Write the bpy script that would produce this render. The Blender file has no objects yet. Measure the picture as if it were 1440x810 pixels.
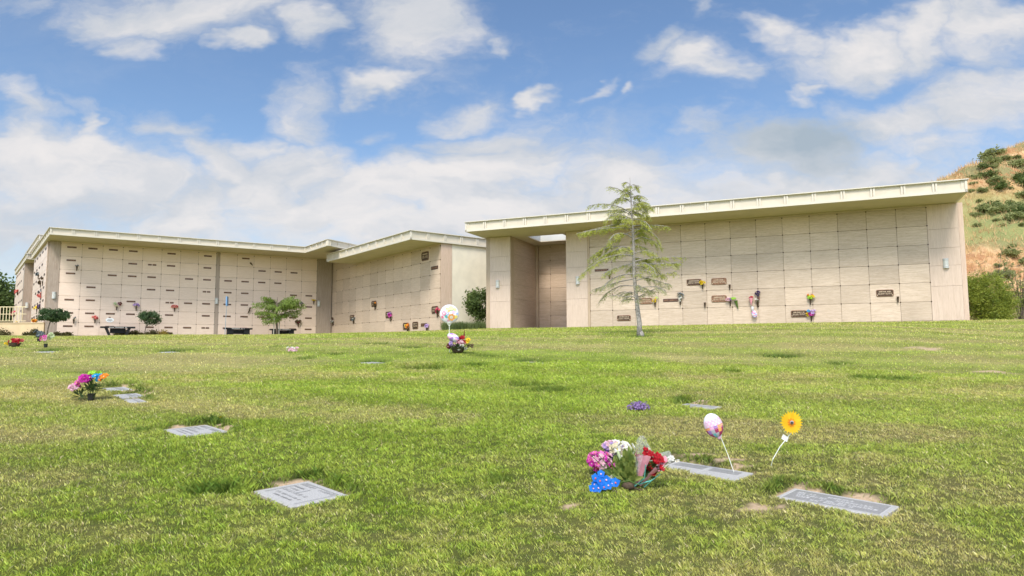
import bpy, math, random
import numpy as np
from math import sin, cos, pi, radians, sqrt, atan2
from mathutils import Vector, Matrix
random.seed(11); RS = np.random.RandomState(7)
scene = bpy.context.scene
col = scene.collection

# ------------------------------------------------------------------ camera model (metres, eye at z=0)
F, PITCH, ROLL = 971.7135, .0911, .0040
def ray(u, v):
    a = u-720; b = v-405
    x = a*cos(ROLL)-b*sin(ROLL); y = a*sin(ROLL)+b*cos(ROLL)
    X = x/F; Yc = -y/F
    return np.array([X, cos(PITCH)-Yc*sin(PITCH), sin(PITCH)+Yc*cos(PITCH)])
# building frames: x, y of corner, heading, base z
FA = (15.3145, 25.1774, -.4049, 1.0439)
FB = (-23.8749, 36.2361, .5655, .9101)
FC = (-4.0885, 34.2767, -.9238, .9733)
WA, WB, WC = .9937, .9594, .9722
def wpt(fr, s, dep):
    return (fr[0]+s*cos(fr[2])-dep*sin(fr[2]), fr[1]+s*sin(fr[2])+dep*cos(fr[2]))
def onwall(u, v, fr, dep=0):
    """pixel -> (s, z above building base) on a facade"""
    d = ray(u, v); n = np.array([-sin(fr[2]), cos(fr[2])])
    t = (np.array(fr[:2])@n+dep)/(d[:2]@n); P = d*t
    return (P[0]-fr[0])*cos(fr[2])+(P[1]-fr[1])*sin(fr[2]), P[2]-fr[3]

# ------------------------------------------------------------------ terrain
CP = []
for s in (1.5, 0, -4, -8, -12, -15, -18): CP.append(wpt(FA, s, 0)+(1.02,))
CP.append(wpt(FA, -15.5, 3.3)+(1.02,))
for s in (1.0, -3, -6, -9, -13): CP.append(wpt(FC, s, 0)+(.955,))
for s in (-.5, 4, 9, 13): CP.append(wpt(FB, s, 0)+(.90,))
CP += [wpt(FB, -1, 4)+(.86,), (-32, 38, .85), (-34, 30, .4)]
CP += [(0, 0, -1.6), (-4, 4, -1.24), (4, 4, -1.24), (0, 8, -.88), (19, 24, 1.0), (24, 24, 1.03)]
CP += [(-1.3, 36, .99), (-8, 48, .95), (10, 40, 1.03), (-20, 55, .9), (25, 40, 1.1)]
CP += [(-20, 20, .22), (-20, 24, .41), (-20, 28, .57), (-22, 32, .73), (-11, 20, .26), (-11, 24, .46), (-11, 28, .62),
       (-13, 33, .80), (-3, 20, .40), (-3, 24, .62), (-3, 28, .79), (4, 20, .50), (4, 24, .74), (4, 27.5, .92),
       (10, 20, .62), (10, 24, .90), (-30, 20, .1), (-30, 28, .45), (0, 16, .02), (-12, 16, -.08), (10, 16, .12)]
CP = np.array(CP); KL = 4.5
def F0(x, y):
    t = -1.6+.098*np.maximum(y, -25); k = .35
    return -k*np.log(np.exp(-t/k)+np.exp(-1.0/k))
def kern(d): return np.exp(-(d/KL)**2)
_D = np.linalg.norm(CP[:, None, :2]-CP[None, :, :2], axis=2)
WT = np.linalg.solve(kern(_D)+1e-3*np.eye(len(CP)), CP[:, 2]-F0(CP[:, 0], CP[:, 1]))
def H0(x, y):
    x = np.asarray(x, float); y = np.asarray(y, float); r = F0(x, y)
    for (a, b, _), w in zip(CP, WT): r = r+w*kern(np.hypot(x-a, y-b))
    return r
def hit(u, v):
    d = ray(u, v); t = np.linspace(2, 60, 5801); P = d[None]*t[:, None]
    i = np.argmax(P[:, 2] < H0(P[:, 0], P[:, 1])); return P[i]

class VNoise:
    def __init__(s, seed, n=64):
        s.g = np.random.RandomState(seed).rand(n, n); s.n = n
    def __call__(s, x, y):
        x = np.asarray(x, float); y = np.asarray(y, float)
        xi = np.floor(x).astype(int); yi = np.floor(y).astype(int); fx = x-xi; fy = y-yi
        fx = fx*fx*(3-2*fx); fy = fy*fy*(3-2*fy); n = s.n; g = s.g
        a = g[xi % n, yi % n]; b = g[(xi+1) % n, yi % n]; c = g[xi % n, (yi+1) % n]; d = g[(xi+1) % n, (yi+1) % n]
        return (a*(1-fx)+b*fx)*(1-fy)+(c*(1-fx)+d*fx)*fy
N1, N2, N3, N4 = VNoise(1), VNoise(2), VNoise(3), VNoise(4)

# grave markers: pixel centre, long heading, length, depth
LH = radians(-45.5)
MARK = []
def mark(u, v, L, Dp, hd, lab, style): 
    P = hit(u, v); MARK.append([P[0], P[1], L, Dp, radians(hd), lab, style, None])
mark(422.5, 690.8, .65, .48, -46, 'broad pale grey granite grave marker in lush grass, the largest at the lower left', 0)
mark(275, 603.3, .64, .48, -46, 'grey granite grave marker with dark lettering bands and bare soil along its back edge', 0)
mark(990.5, 658.5, .74, .36, -43, 'long grey grave marker with dark inset panels, under the leaning egg shaped balloon', 1)
mark(1175, 702.5, .77, .37, -44, 'long flat grey grave marker with white border and white lettering, at the lower right', 2)
mark(165, 545.3, .54, .32, -47, 'small grave marker just right of the potted bouquet, farthest in its row of three', 3)
mark(182, 554.6, .50, .32, -47, 'small grave marker, middle one of the row of three beside the potted bouquet', 3)
mark(191, 562.2, .52, .20, -50, 'mostly overgrown sliver of grave marker, nearest of the row of three', 3)
mark(983, 569.5, .52, .30, -43, 'half overgrown grey grave marker up the lawn to the right of the purple dried flowers', 3)
mark(527, 509.3, .6, .34, -40, 'pale sunken grave marker far up the lawn, left of the flower basket', 3)
mark(751.5, 509, .6, .25, -40, 'thin pale grave marker far up the lawn behind the large dark hollow', 3)
mark(239.5, 494.5, .6, .34, -40, 'tiny pale grave marker far up the left lawn', 3)
mark(67, 494.0, .6, .34, -40, 'far sunken grave marker near the red flowers at the left', 3)
# hollows in the lawn: px centre, half width px, depth driving lush growth and painted shade
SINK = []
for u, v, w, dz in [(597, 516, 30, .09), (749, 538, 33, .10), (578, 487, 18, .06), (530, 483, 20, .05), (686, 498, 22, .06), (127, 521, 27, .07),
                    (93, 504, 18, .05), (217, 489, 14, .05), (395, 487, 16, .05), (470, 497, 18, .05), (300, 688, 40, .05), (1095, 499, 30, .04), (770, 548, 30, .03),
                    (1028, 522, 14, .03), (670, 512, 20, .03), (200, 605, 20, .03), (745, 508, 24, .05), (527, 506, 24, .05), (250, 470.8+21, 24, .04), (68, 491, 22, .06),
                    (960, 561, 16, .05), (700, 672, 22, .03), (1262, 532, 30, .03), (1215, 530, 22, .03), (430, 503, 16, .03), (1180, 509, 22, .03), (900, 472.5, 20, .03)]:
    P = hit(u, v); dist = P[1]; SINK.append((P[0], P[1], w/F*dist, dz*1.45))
DIRT = []
for u, v, w, h in [(1068, 714, 30, 8), (1297, 490, 20, 2.5), (1397, 523, 17, 3), (1150, 687, 16, 3.5), (1185, 693, 22, 4), (1218, 699, 16, 3),
                   (1125, 683, 12, 3), (420, 673, 26, 3), (395, 677, 16, 3), (316, 602, 13, 4), (280, 596, 22, 2.5), (250, 598, 16, 2.5), (206, 553, 14, 3), (190, 541, 16, 2), (178, 549, 14, 2),
                   (980, 641, 30, 2.5), (1020, 648, 26, 3), (1045, 655, 14, 3), (800, 712, 14, 4), (985, 563, 20, 2)]:
    P = hit(u, v); Pb = hit(u, v+h); DIRT.append((P[0], P[1], w/F*P[1], abs(P[1]-Pb[1])))
# marker planes (flatter than the slope) and terrain carve
for m in MARK:
    cx, cy, L, Dp, hd = m[:5]
    zf = float(H0(cx, cy)); m[7] = zf-.016
def mlocal(m, x, y):
    dx = x-m[0]; dy = y-m[1]; c, s = cos(m[4]), sin(m[4]); return dx*c+dy*s, -dx*s+dy*c
MSL = .055   # slope of the marker tops (less than the lawn)
def mplane(m, x, y): return m[7]+MSL*(y-m[1])
def mdist(m, x, y):
    a, b = mlocal(m, x, y); ax = np.maximum(np.abs(a)-m[2]/2, 0); by = np.maximum(np.abs(b)-m[3]/2, 0); return np.hypot(ax, by)
def H(x, y):
    x = np.asarray(x, float); y = np.asarray(y, float); r = H0(x, y)
    near = np.clip((30-y)/10, 0, 1)
    r = r+near*((N1(x*1.7, y*1.7)-.5)*.035+(N2(x*5, y*5)-.5)*.02)
    for sx, sy, w, dz in SINK:
        q = np.hypot((x-sx)/w, (y-sy)/(w*.55+.08)); r = r-dz*np.exp(-q**4)
    for m in MARK:
        d = mdist(m, x, y); k = np.clip(1-(d-.01)/.11, 0, 1); k = k*k*(3-2*k)
        r = r*(1-k)+(mplane(m, x, y)-.010-.03*(d < .001)*(near > 0))*k
    return r
def masks(x, y):
    """lush (longer grass and painted shade), dirt, dry"""
    lush = np.zeros_like(x); dirt = np.zeros_like(x)
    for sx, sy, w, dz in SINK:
        q = np.hypot((x-sx)/(w*1.05), (y-sy)/(w*.6+.08)); lush = np.maximum(lush, np.exp(-q**4)*min(1, dz*20))  # longer grass, plus the hollow's shade painted as darker green
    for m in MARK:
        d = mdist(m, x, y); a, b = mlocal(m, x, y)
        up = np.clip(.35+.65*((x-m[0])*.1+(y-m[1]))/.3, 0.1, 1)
        lush = np.maximum(lush, np.exp(-((d-.09)/.09)**2)*up*.85*(.5+N2(x*7, y*7)))  # uphill bank: lush grass, with the bank's shade painted into its colour
        dirt = np.maximum(dirt, (d < .015)*1.0)
    wob = N3(x*9, y*9)
    for dx_, dy_, w, h in DIRT:
        q = np.hypot((x-dx_)/w, (y-dy_)/h)+(wob-.5)*1.5+(N1(x*26, y*26)-.5)*.7; dirt = np.maximum(dirt, np.clip((1.0-q)*2.4, 0, 1))
    n = .36*N1(x*.55+7, y*.9+3)+.30*N2(x*1.5, y*2.3)+.20*N3(x*4, y*5)+.14*N4(x*11, y*12)
    dry = np.clip((n-.41)*3.4, 0, 1)
    # mowing bands across the slope, parallel to the long building
    band = .6*N4((x*.32+y)*1.15+4, (x-y*.32)*.10+2)+.4*N2((x*.32+y)*2.9+9, (x-y*.32)*.16+5); dry = np.clip(dry*.80+(band-.47)*1.5*np.clip((y-4)/6, .12, 1), 0, 1)
    lf = np.clip((-x-.22*y-.5)/2.5, 0, 1)*np.clip((y-5.5)/2, 0, 1); dry = np.clip(dry+.30*lf, 0, 1)
    rt = np.clip((x-.12*y+.2)/2.0, 0, 1); dry = np.clip(dry+.18*rt, 0, 1)
    q = np.abs((y-7.6)-.10*(x+4))/.28; dry = np.clip(dry+.55*np.exp(-q*q)*np.clip((-3.6-x)/1.0, 0, 1), 0, 1)
    lc = np.exp(-((x+1.2)/2.6)**2); dry = np.clip(dry-.35*lc*(y < 16), 0, 1)
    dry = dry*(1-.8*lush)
    return lush, dirt, dry
def stripe(x, y):
    """mower lanes across the slope, light and dark of brushed blades put into colour"""
    c = (x*.30+y+.25*np.sin(x*.22))/.95+(N2(x*.25, y*.25)-.5)*.8; s_ = np.clip(np.sin(c*pi)*1.8, -1, 1); w = np.clip((y-4.5)/4, .10, 1)*np.clip((34-y)/10, 0, 1)
    return .5+.5*s_*w*(.45+.8*N3(x*.5, y*.3))

# ------------------------------------------------------------------ mesh helpers
def srgb(r, g, b):
    f = lambda c: ((c/255)/12.92 if c/255 <= .04045 else ((c/255+.055)/1.055)**2.4)
    return (f(r), f(g), f(b))
class MB:
    def __init__(s): s.v = []; s.f = []; s.m = []; s.t = []
    def quad(s, pts, mi=0, t=1.0):
        n = len(s.v); s.v += [tuple(p) for p in pts]; s.f.append(tuple(range(n, n+len(pts)))); s.m.append(mi); s.t.append(t); return s
    def box(s, x0, x1, y0, y1, z0, z1, mi=0, t=1.0, M=None):
        n = len(s.v); P = [(x, y, z) for z in (z0, z1) for y in (y0, y1) for x in (x0, x1)]
        if M is not None: P = [tuple(M@Vector(p)) for p in P]
        s.v += P
        for q in ((0, 2, 3, 1), (4, 5, 7, 6), (0, 1, 5, 4), (2, 6, 7, 3), (0, 4, 6, 2), (1, 3, 7, 5)):
            s.f.append(tuple(n+i for i in q)); s.m.append(mi); s.t.append(t)
        return s
    def slab(s, x0, x1, y0, y1, z0, z1, bev, mi=0, t=1.0):
        """panel whose front (y0) edges are bevelled"""
        n = len(s.v); b = bev
        s.v += [(x0, y1, z0), (x1, y1, z0), (x1, y1, z1), (x0, y1, z1), (x0, y0+b, z0), (x1, y0+b, z0), (x1, y0+b, z1), (x0, y0+b, z1),
                (x0+b, y0, z0+b), (x1-b, y0, z0+b), (x1-b, y0, z1-b), (x0+b, y0, z1-b)]
        for q in ((8, 9, 10, 11), (4, 5, 9, 8), (5, 6, 10, 9), (6, 7, 11, 10), (7, 4, 8, 11), (0, 1, 5, 4), (1, 2, 6, 5), (2, 3, 7, 6), (3, 0, 4, 7)):
            s.f.append(tuple(n+i for i in q)); s.m.append(mi); s.t.append(t)
        return s
    def prism(s, poly, z0, z1, mi=0, t=1.0):
        n = len(s.v); k = len(poly)
        s.v += [(x, y, z0) for x, y in poly]+[(x, y, z1) for x, y in poly]
        s.f.append(tuple(n+i for i in reversed(range(k)))); s.f.append(tuple(n+k+i for i in range(k))); s.m += [mi, mi]; s.t += [t, t]
        for i in range(k):
            j = (i+1) % k; s.f.append((n+i, n+j, n+k+j, n+k+i)); s.m.append(mi); s.t.append(t)
        return s
    def tube(s, pts, rad, n=8, mi=0, t=1.0, cap=True):
        pts = [Vector(p) for p in pts]; base = len(s.v)
        if not hasattr(rad, '__len__'): rad = [rad]*len(pts)
        for i, p in enumerate(pts):
            d = (pts[min(i+1, len(pts)-1)]-pts[max(i-1, 0)])
            d = d.normalized() if d.length > 1e-9 else Vector((0, 0, 1))
            a = d.orthogonal() if abs(d.z) < .99 else Vector((1, 0, 0)); 
            a = (Vector((0, 0, 1)).cross(d) if abs(d.z) < .99 else Vector((1, 0, 0))).normalized(); b = d.cross(a).normalized()
            for k in range(n):
                q = 2*pi*k/n; s.v.append(tuple(p+(a*cos(q)+b*sin(q))*rad[i]))
        for i in range(len(pts)-1):
            for k in range(n):
                l = (k+1) % n; s.f.append((base+i*n+k, base+i*n+l, base+(i+1)*n+l, base+(i+1)*n+k)); s.m.append(mi); s.t.append(t)
        if cap:
            s.f.append(tuple(base+k for k in reversed(range(n)))); s.f.append(tuple(base+(len(pts)-1)*n+k for k in range(n))); s.m += [mi, mi]; s.t += [t, t]
        return s
    def ball(s, c, r, mi=0, nu=12, nv=8, M=None, t=1.0, colf=None):
        """ellipsoid, r=(rx,ry,rz)"""
        base = len(s.v); c = Vector(c)
        for j in range(nv+1):
            th = pi*j/nv
            for i in range(nu):
                ph = 2*pi*i/nu; p = Vector((r[0]*sin(th)*cos(ph), r[1]*sin(th)*sin(ph), r[2]*cos(th)))
                if M is not None: p = M@p
                s.v.append(tuple(c+p))
        for j in range(nv):
            for i in range(nu):
                k = (i+1) % nu
                s.f.append((base+j*nu+i, base+(j+1)*nu+i, base+(j+1)*nu+k, base+j*nu+k)); s.m.append(colf(j, i) if colf else mi); s.t.append(t)
        return s
    def lathe(s, c, prof, n=14, mi=0, t=1.0, M=None):
        base = len(s.v); c = Vector(c)
        for r, z in prof:
            for i in range(n):
                p = Vector((r*cos(2*pi*i/n), r*sin(2*pi*i/n), z)); p = M@p if M is not None else p; s.v.append(tuple(c+p))
        for j in range(len(prof)-1):
            for i in range(n):
                k = (i+1) % n; s.f.append((base+j*n+i, base+j*n+k, base+(j+1)*n+k, base+(j+1)*n+i)); s.m.append(mi); s.t.append(t)
        s.f.append(tuple(base+i for i in reversed(range(n)))); s.f.append(tuple(base+(len(prof)-1)*n+i for i in range(n))); s.m += [mi, mi]; s.t += [t, t]
        return s
    def build(s, name, mats, parent=None, loc=(0, 0, 0), smooth=False):
        me = bpy.data.meshes.new(name); me.from_pydata(s.v, [], s.f)
        for m in (mats if isinstance(mats, (list, tuple)) else [mats]): me.materials.append(m)
        me.polygons.foreach_set('material_index', s.m)
        if smooth: me.polygons.foreach_set('use_smooth', [True]*len(s.f))
        at = me.attributes.new('tint', 'FLOAT', 'FACE'); at.data.foreach_set('value', s.t)
        me.update(); o = bpy.data.objects.new(name, me); col.objects.link(o); o.location = loc
        if parent: o.parent = parent
        return o
def npmesh(name, V, mats, parent=None, midx=None, per=4, attrs=None, loc=(0, 0, 0)):
    """disjoint faces from an (n,per,3) array"""
    n = V.shape[0]; me = bpy.data.meshes.new(name)
    me.vertices.add(n*per); me.vertices.foreach_set('co', V.reshape(-1).astype(np.float32))
    me.loops.add(n*per); me.loops.foreach_set('vertex_index', np.arange(n*per, dtype=np.int32))
    me.polygons.add(n); me.polygons.foreach_set('loop_start', np.arange(n, dtype=np.int32)*per)
    for m in (mats if isinstance(mats, (list, tuple)) else [mats]): me.materials.append(m)
    if midx is not None: me.polygons.foreach_set('material_index', midx.astype(np.int32))
    if attrs:
        for k, a in attrs.items():
            at = me.attributes.new(k, 'FLOAT_COLOR', 'POINT'); at.data.foreach_set('color', a.reshape(-1).astype(np.float32))
    me.update(calc_edges=True); me.validate()
    o = bpy.data.objects.new(name, me); col.objects.link(o); o.location = loc
    if parent: o.parent = parent
    return o
def tag(o, label=None, cat=None, group=None, kind=None):
    if label: o['label'] = label
    if cat: o['category'] = cat
    if group: o['group'] = group
    if kind: o['kind'] = kind
    return o
def empty(name, loc, rz=0, label=None, cat=None, group=None):
    o = bpy.data.objects.new(name, None); col.objects.link(o); o.location = loc; o.rotation_euler = (0, 0, rz); o.empty_display_size = .1
    return tag(o, label, cat, group)

# ------------------------------------------------------------------ materials
class NT:
    def __init__(s, tree): s.t = tree
    def n(s, typ, **kw):
        o = s.t.nodes.new(typ)
        for k, v in kw.items():
            if k.startswith('_'): setattr(o, k[1:], v)
            else:
                key = int(k[1:]) if k[0] == 'i' and k[1:].isdigit() else k.replace('__', ' ')
                if hasattr(v, 'is_output') or isinstance(v, bpy.types.NodeSocket): s.t.links.new(v, o.inputs[key])
                else: o.inputs[key].default_value = v
        return o
    def math(s, op, a, b=0.0, c=None, clamp=False):
        o = s.t.nodes.new('ShaderNodeMath'); o.operation = op; o.use_clamp = clamp
        for i, v in enumerate((a, b) if c is None else (a, b, c)):
            if isinstance(v, bpy.types.NodeSocket): s.t.links.new(v, o.inputs[i])
            else: o.inputs[i].default_value = v
        return o.outputs[0]
    def mix(s, fac, a, b, blend='MIX'):
        o = s.t.nodes.new('ShaderNodeMix'); o.data_type = 'RGBA'; o.blend_type = blend
        for i, v in ((0, fac), (6, a), (7, b)):
            if isinstance(v, bpy.types.NodeSocket): s.t.links.new(v, o.inputs[i])
            else: o.inputs[i].default_value = (tuple(v)+(1,) if hasattr(v, '__len__') and len(v) == 3 else v)
        return o.outputs[2]
    def ramp(s, fac, a, b):
        o = s.t.nodes.new('ShaderNodeMapRange'); o.interpolation_type = 'SMOOTHSTEP'; s.t.links.new(fac, o.inputs[0]); o.inputs[1].default_value = a; o.inputs[2].default_value = b
        return o.outputs[0]
    def noise(s, vec, scale, detail=3, rough=.55, out=0):
        o = s.t.nodes.new('ShaderNodeTexNoise'); s.t.links.new(vec, o.inputs['Vector']); o.inputs['Scale'].default_value = scale; o.inputs['Detail'].default_value = detail; o.inputs['Roughness'].default_value = rough
        return o.outputs[out]
    def scale(s, vec, sc, loc=(0, 0, 0)):
        o = s.t.nodes.new('ShaderNodeMapping'); s.t.links.new(vec, o.inputs[0]); o.inputs['Scale'].default_value = sc; o.inputs['Location'].default_value = loc; return o.outputs[0]
    def link(s, a, b): s.t.links.new(a, b)
def newmat(name):
    m = bpy.data.materials.new(name); m.use_nodes = True; t = NT(m.node_tree); b = m.node_tree.nodes['Principled BSDF']; return m, t, b
def mat(name, c, rough=.6, var=.12, nscale=8, metal=0.0, bump=0.0, spec=.5, sheen=0, trans=0, alpha=1):
    m, t, b = newmat(name); g = t.n('ShaderNodeTexCoord').outputs['Object']
    nz = t.noise(g, nscale, 4); f = t.ramp(nz, .3, .7)
    c1 = tuple(x*(1-var) for x in c); c2 = tuple(min(1, x*(1+var)) for x in c)
    t.link(t.mix(f, c1, c2), b.inputs['Base Color']); b.inputs['Roughness'].default_value = rough; b.inputs['Metallic'].default_value = metal; b.inputs['Specular IOR Level'].default_value = spec
    if alpha < 1: b.inputs['Alpha'].default_value = alpha
    if trans: b.inputs['Transmission Weight'].default_value = trans
    if bump:
        bp = t.n('ShaderNodeBump', Strength=bump, Distance=.02); t.link(nz, bp.inputs['Height']); t.link(bp.outputs[0], b.inputs['Normal'])
    return m
def marble(name, ca, cb, cc, vert=False, tintamt=.20):
    m, t, b = newmat(name); g = t.n('ShaderNodeTexCoord').outputs['Object']
    at = t.n('ShaderNodeAttribute', _attribute_name='tint').outputs['Fac']
    off = t.n('ShaderNodeCombineXYZ', i0=t.math('MULTIPLY', at, 37.0), i2=t.math('MULTIPLY', at, 91.0)).outputs[0]
    p = t.n('ShaderNodeVectorMath', _operation='ADD', i0=g, i1=off).outputs[0]
    warp = t.noise(p, 1.1, 2, .5, out=1)
    p2 = t.n('ShaderNodeVectorMath', _operation='MULTIPLY_ADD', i0=warp, i1=(.12, .12, .12), i2=p).outputs[0]
    v1 = t.noise(t.scale(p2, (34, 34, .9) if vert else (1.6, 1.6, 24)), 1.0, 4, .62)
    v2 = t.noise(t.scale(p2, (60, 60, 3) if vert else (7, 7, 70)), 1.0, 3, .6)
    blot = t.noise(p, .55, 3)
    c = t.mix(t.ramp(v1, .30, .70), ca, cb); c = t.mix(t.math('MULTIPLY', t.ramp(v2, .50, .70), .7), c, cc)
    c = t.mix(t.math('MULTIPLY', t.ramp(blot, .35, .75), .30), c, tuple(x*.80 for x in ca))
    tt = t.math('ADD', t.math('MULTIPLY', t.math('SUBTRACT', at, .5), tintamt), 1.0)
    hs = t.n('ShaderNodeHueSaturation', Value=tt, Color=c).outputs[0]
    # faint run-off staining near the base
    sep = t.n('ShaderNodeSeparateXYZ', i0=g); st = t.math('MULTIPLY', t.ramp(sep.outputs[2], .35, 0.0), t.ramp(t.noise(t.scale(g, (2, 2, .6)), 2.0, 3), .42, .7))
    o = t.mix(t.math('MULTIPLY', st, .22), hs, (.34, .28, .20))
    t.link(o, b.inputs['Base Color']); b.inputs['Roughness'].default_value = .42; b.inputs['Specular IOR Level'].default_value = .35
    bp = t.n('ShaderNodeBump', Strength=.12, Distance=.01); t.link(v2, bp.inputs['Height']); t.link(bp.outputs[0], b.inputs['Normal'])
    return m
def leafmat(name, ca, cb, rough=.55, trans=.35, hue=0):
    m, t, b = newmat(name); rnd = t.n('ShaderNodeNewGeometry').outputs['Random Per Island']
    g = t.n('ShaderNodeTexCoord').outputs['Object']
    f = t.math('ADD', t.math('MULTIPLY', rnd, .7), t.math('MULTIPLY', t.math('SUBTRACT', t.noise(g, 2.5, 2), .5), 1.2), clamp=True)
    c = t.mix(f, ca, cb); t.link(c, b.inputs['Base Color']); b.inputs['Roughness'].default_value = rough; b.inputs['Specular IOR Level'].default_value = .3
    tr = t.n('ShaderNodeBsdfTranslucent'); t.link(t.mix(.5, c, cb), tr.inputs[0])
    ms = t.n('ShaderNodeMixShader'); ms.inputs[0].default_value = trans; t.link(b.outputs[0], ms.inputs[1]); t.link(tr.outputs[0], ms.inputs[2])
    t.link(ms.outputs[0], m.node_tree.nodes['Material Output'].inputs[0]); return m
def petalmat(name, ca, cb, trans=.25): return leafmat(name, ca, cb, .6, trans)

M = {}
M['marbleA'] = marble('travertine_a', (.475, .37, .275), (.59, .472, .365), (.38, .285, .195))
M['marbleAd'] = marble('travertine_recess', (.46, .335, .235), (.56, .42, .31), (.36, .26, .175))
M['marbleAv'] = marble('travertine_upright', (.54, .415, .325), (.61, .48, .385), (.45, .34, .25), vert=True, tintamt=.06)
M['marbleB'] = marble('pink_marble', (.70, .54, .43), (.75, .595, .485), (.62, .47, .37), tintamt=.08)
M['marbleC'] = marble('travertine_c', (.53, .40, .295), (.60, .47, .36), (.41, .30, .21))
M['brownstone'] = marble('brown_marble', (.32, .245, .19), (.41, .33, .265), (.24, .18, .14), vert=True, tintamt=.05)
M['trim'] = marble('tan_trim', (.40, .29, .195), (.50, .38, .27), (.32, .23, .15), vert=True, tintamt=.05)
M['trimpink'] = marble('pink_trim', (.52, .38, .29), (.60, .46, .36), (.42, .31, .23), vert=True, tintamt=.05)
M['joint'] = mat('joint', (.36, .285, .22), .9)
M['fascia'] = mat('painted_fascia', (.575, .52, .425), .55, .04, 1.5)
M['fasciain'] = mat('fascia_panel', (.565, .50, .395), .6, .05, 2)
M['soffit'] = mat('painted_soffit', (.54, .455, .345), .7, .05, 1.2)
M['roof'] = mat('roof_membrane', (.55, .54, .50), .8, .1, 1.0)
M['stucco'] = mat('cream_stucco', (.70, .635, .51), .8, .05, 2.0, bump=.1)
M['yellowwall'] = mat('yellow_stucco', (.60, .455, .265), .8, .06, 2.5, bump=.1)
M['bronze'] = mat('dark_bronze', (.075, .045, .028), .45, .3, 14, metal=.55)
M['bronzelt'] = mat('copper_bronze', (.24, .13, .075), .45, .3, 14, metal=.5)
M['bronzelet'] = mat('bronze_relief', (.50, .38, .26), .45, .2, 20, metal=.4)
M['plate'] = mat('nameplate_bronze', (.085, .042, .028), .5, .3, 18, metal=.3)
M['platered'] = mat('nameplate_red', (.30, .085, .055), .5, .2, 18, metal=.3)
M['lamp'] = mat('lamp_white', (.60, .60, .56), .6, .03, 4)
M['lampgrey'] = mat('lamp_grey', (.46, .46, .44), .6, .03, 4)
M['granite'] = mat('grey_granite', (.40, .385, .36), .5, .22, 90)
M['granitedk'] = mat('grey_granite_polished', (.25, .24, .23), .35, .25, 90)
M['granitelt'] = mat('granite_lettering', (.46, .45, .43), .6, .08, 60)
M['graniteblk'] = mat('black_granite', (.018, .018, .020), .65, .4, 60, spec=.15)
M['metalrail'] = mat('rail_paint', (.66, .55, .33), .5, .05, 5)
M['greymetal'] = mat('galvanised_post', (.36, .38, .40), .5, .1, 10, metal=.3)
M['blue'] = mat('sign_blue', (.16, .32, .55), .5, .05, 10)
M['white'] = mat('white_paper', (.80, .80, .78), .7, .04, 10)
M['bark'] = mat('grey_bark', (.27, .245, .215), .9, .35, 22, bump=.8)
M['barkdk'] = mat('brown_bark', (.13, .10, .075), .9, .3, 18, bump=.6)
M['stake'] = mat('weathered_stake', (.38, .35, .30), .8, .2, 12)
M['stickw'] = mat('white_stick', (.78, .80, .70), .4, .03, 5)
M['blackpl'] = mat('black_plastic', (.015, .015, .015), .4, .2, 9)
M['kraft'] = mat('wicker', (.07, .045, .025), .8, .3, 40)
M['wrappink'] = mat('pink_wrap', (.70, .30, .36), .3, .15, 14, trans=0)
M['wrapteal'] = mat('teal_ribbon', (.12, .42, .36), .4, .15, 14)
def cello():
    m, t, b = newmat('cellophane'); g = t.n('ShaderNodeTexCoord').outputs['Object']
    b.inputs['Base Color'].default_value = (.85, .86, .86, 1); b.inputs['Roughness'].default_value = .12; b.inputs['Alpha'].default_value = .26
    bp = t.n('ShaderNodeBump', Strength=.9, Distance=.02); t.link(t.noise(g, 26, 3), bp.inputs['Height']); t.link(bp.outputs[0], b.inputs['Normal']); return m
M['cello'] = cello()
PET = {}
for k, a, b_ in [('pink', (.62, .05, .30), (.85, .28, .58)), ('magenta', (.45, .015, .26), (.75, .05, .50)), ('palepink', (.74, .38, .48), (.86, .66, .70)), ('white', (.74, .72, .62), (.86, .85, .80)),
                 ('cream', (.70, .62, .38), (.82, .76, .55)), ('purple', (.14, .06, .28), (.34, .20, .52)), ('darkpurple', (.03, .012, .07), (.10, .04, .18)), ('lilac', (.42, .26, .58), (.62, .46, .74)),
                 ('red', (.30, .003, .008), (.62, .010, .025)), ('darkred', (.10, .008, .012), (.26, .02, .03)), ('coral', (.70, .10, .10), (.82, .24, .20)), ('rosered', (.66, .04, .12), (.80, .12, .22)),
                 ('yellow', (.80, .52, .01), (.88, .70, .04)), ('orange', (.80, .22, .01), (.86, .36, .03)), ('blue', (.005, .10, .55), (.02, .28, .85)), ('skyblue', (.01, .30, .62), (.03, .45, .80)),
                 ('lime', (.30, .62, .03), (.48, .80, .08)), ('greyblue', (.10, .13, .14), (.28, .31, .33)), ('brown', (.06, .035, .015), (.20, .12, .05)), ('palegreen', (.45, .55, .28), (.66, .72, .45))]:
    PET[k] = petalmat('petal_'+k, tuple(q*.8 for q in a), b_)
LF = {}
LF['green'] = leafmat('leaf_green', (.06, .12, .02), (.17, .26, .05))
LF['dark'] = leafmat('leaf_dark', (.025, .05, .015), (.10, .15, .04))
LF['lily'] = leafmat('leaf_lily', (.07, .115, .02), (.42, .47, .12), .45)
LF['conifer'] = leafmat('needle_light', (.26, .30, .032), (.66, .66, .11), trans=.35)
LF['conifer2'] = leafmat('needle_grey', (.28, .31, .11), (.55, .56, .24), trans=.3)
LF['tree'] = leafmat('leaf_tree', (.12, .19, .035), (.33, .42, .09))
LF['topiary'] = leafmat('leaf_topiary', (.035, .075, .03), (.13, .20, .075))
LF['shrub'] = leafmat('leaf_shrub', (.05, .085, .02), (.22, .28, .08))
LF['hedge'] = leafmat('leaf_hedge', (.10, .15, .018), (.46, .49, .08))
LF['hill'] = leafmat('leaf_chaparral', (.17, .20, .07), (.42, .44, .17))
LF['bed'] = leafmat('leaf_bed', (.05, .055, .02), (.17, .14, .05))
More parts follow.
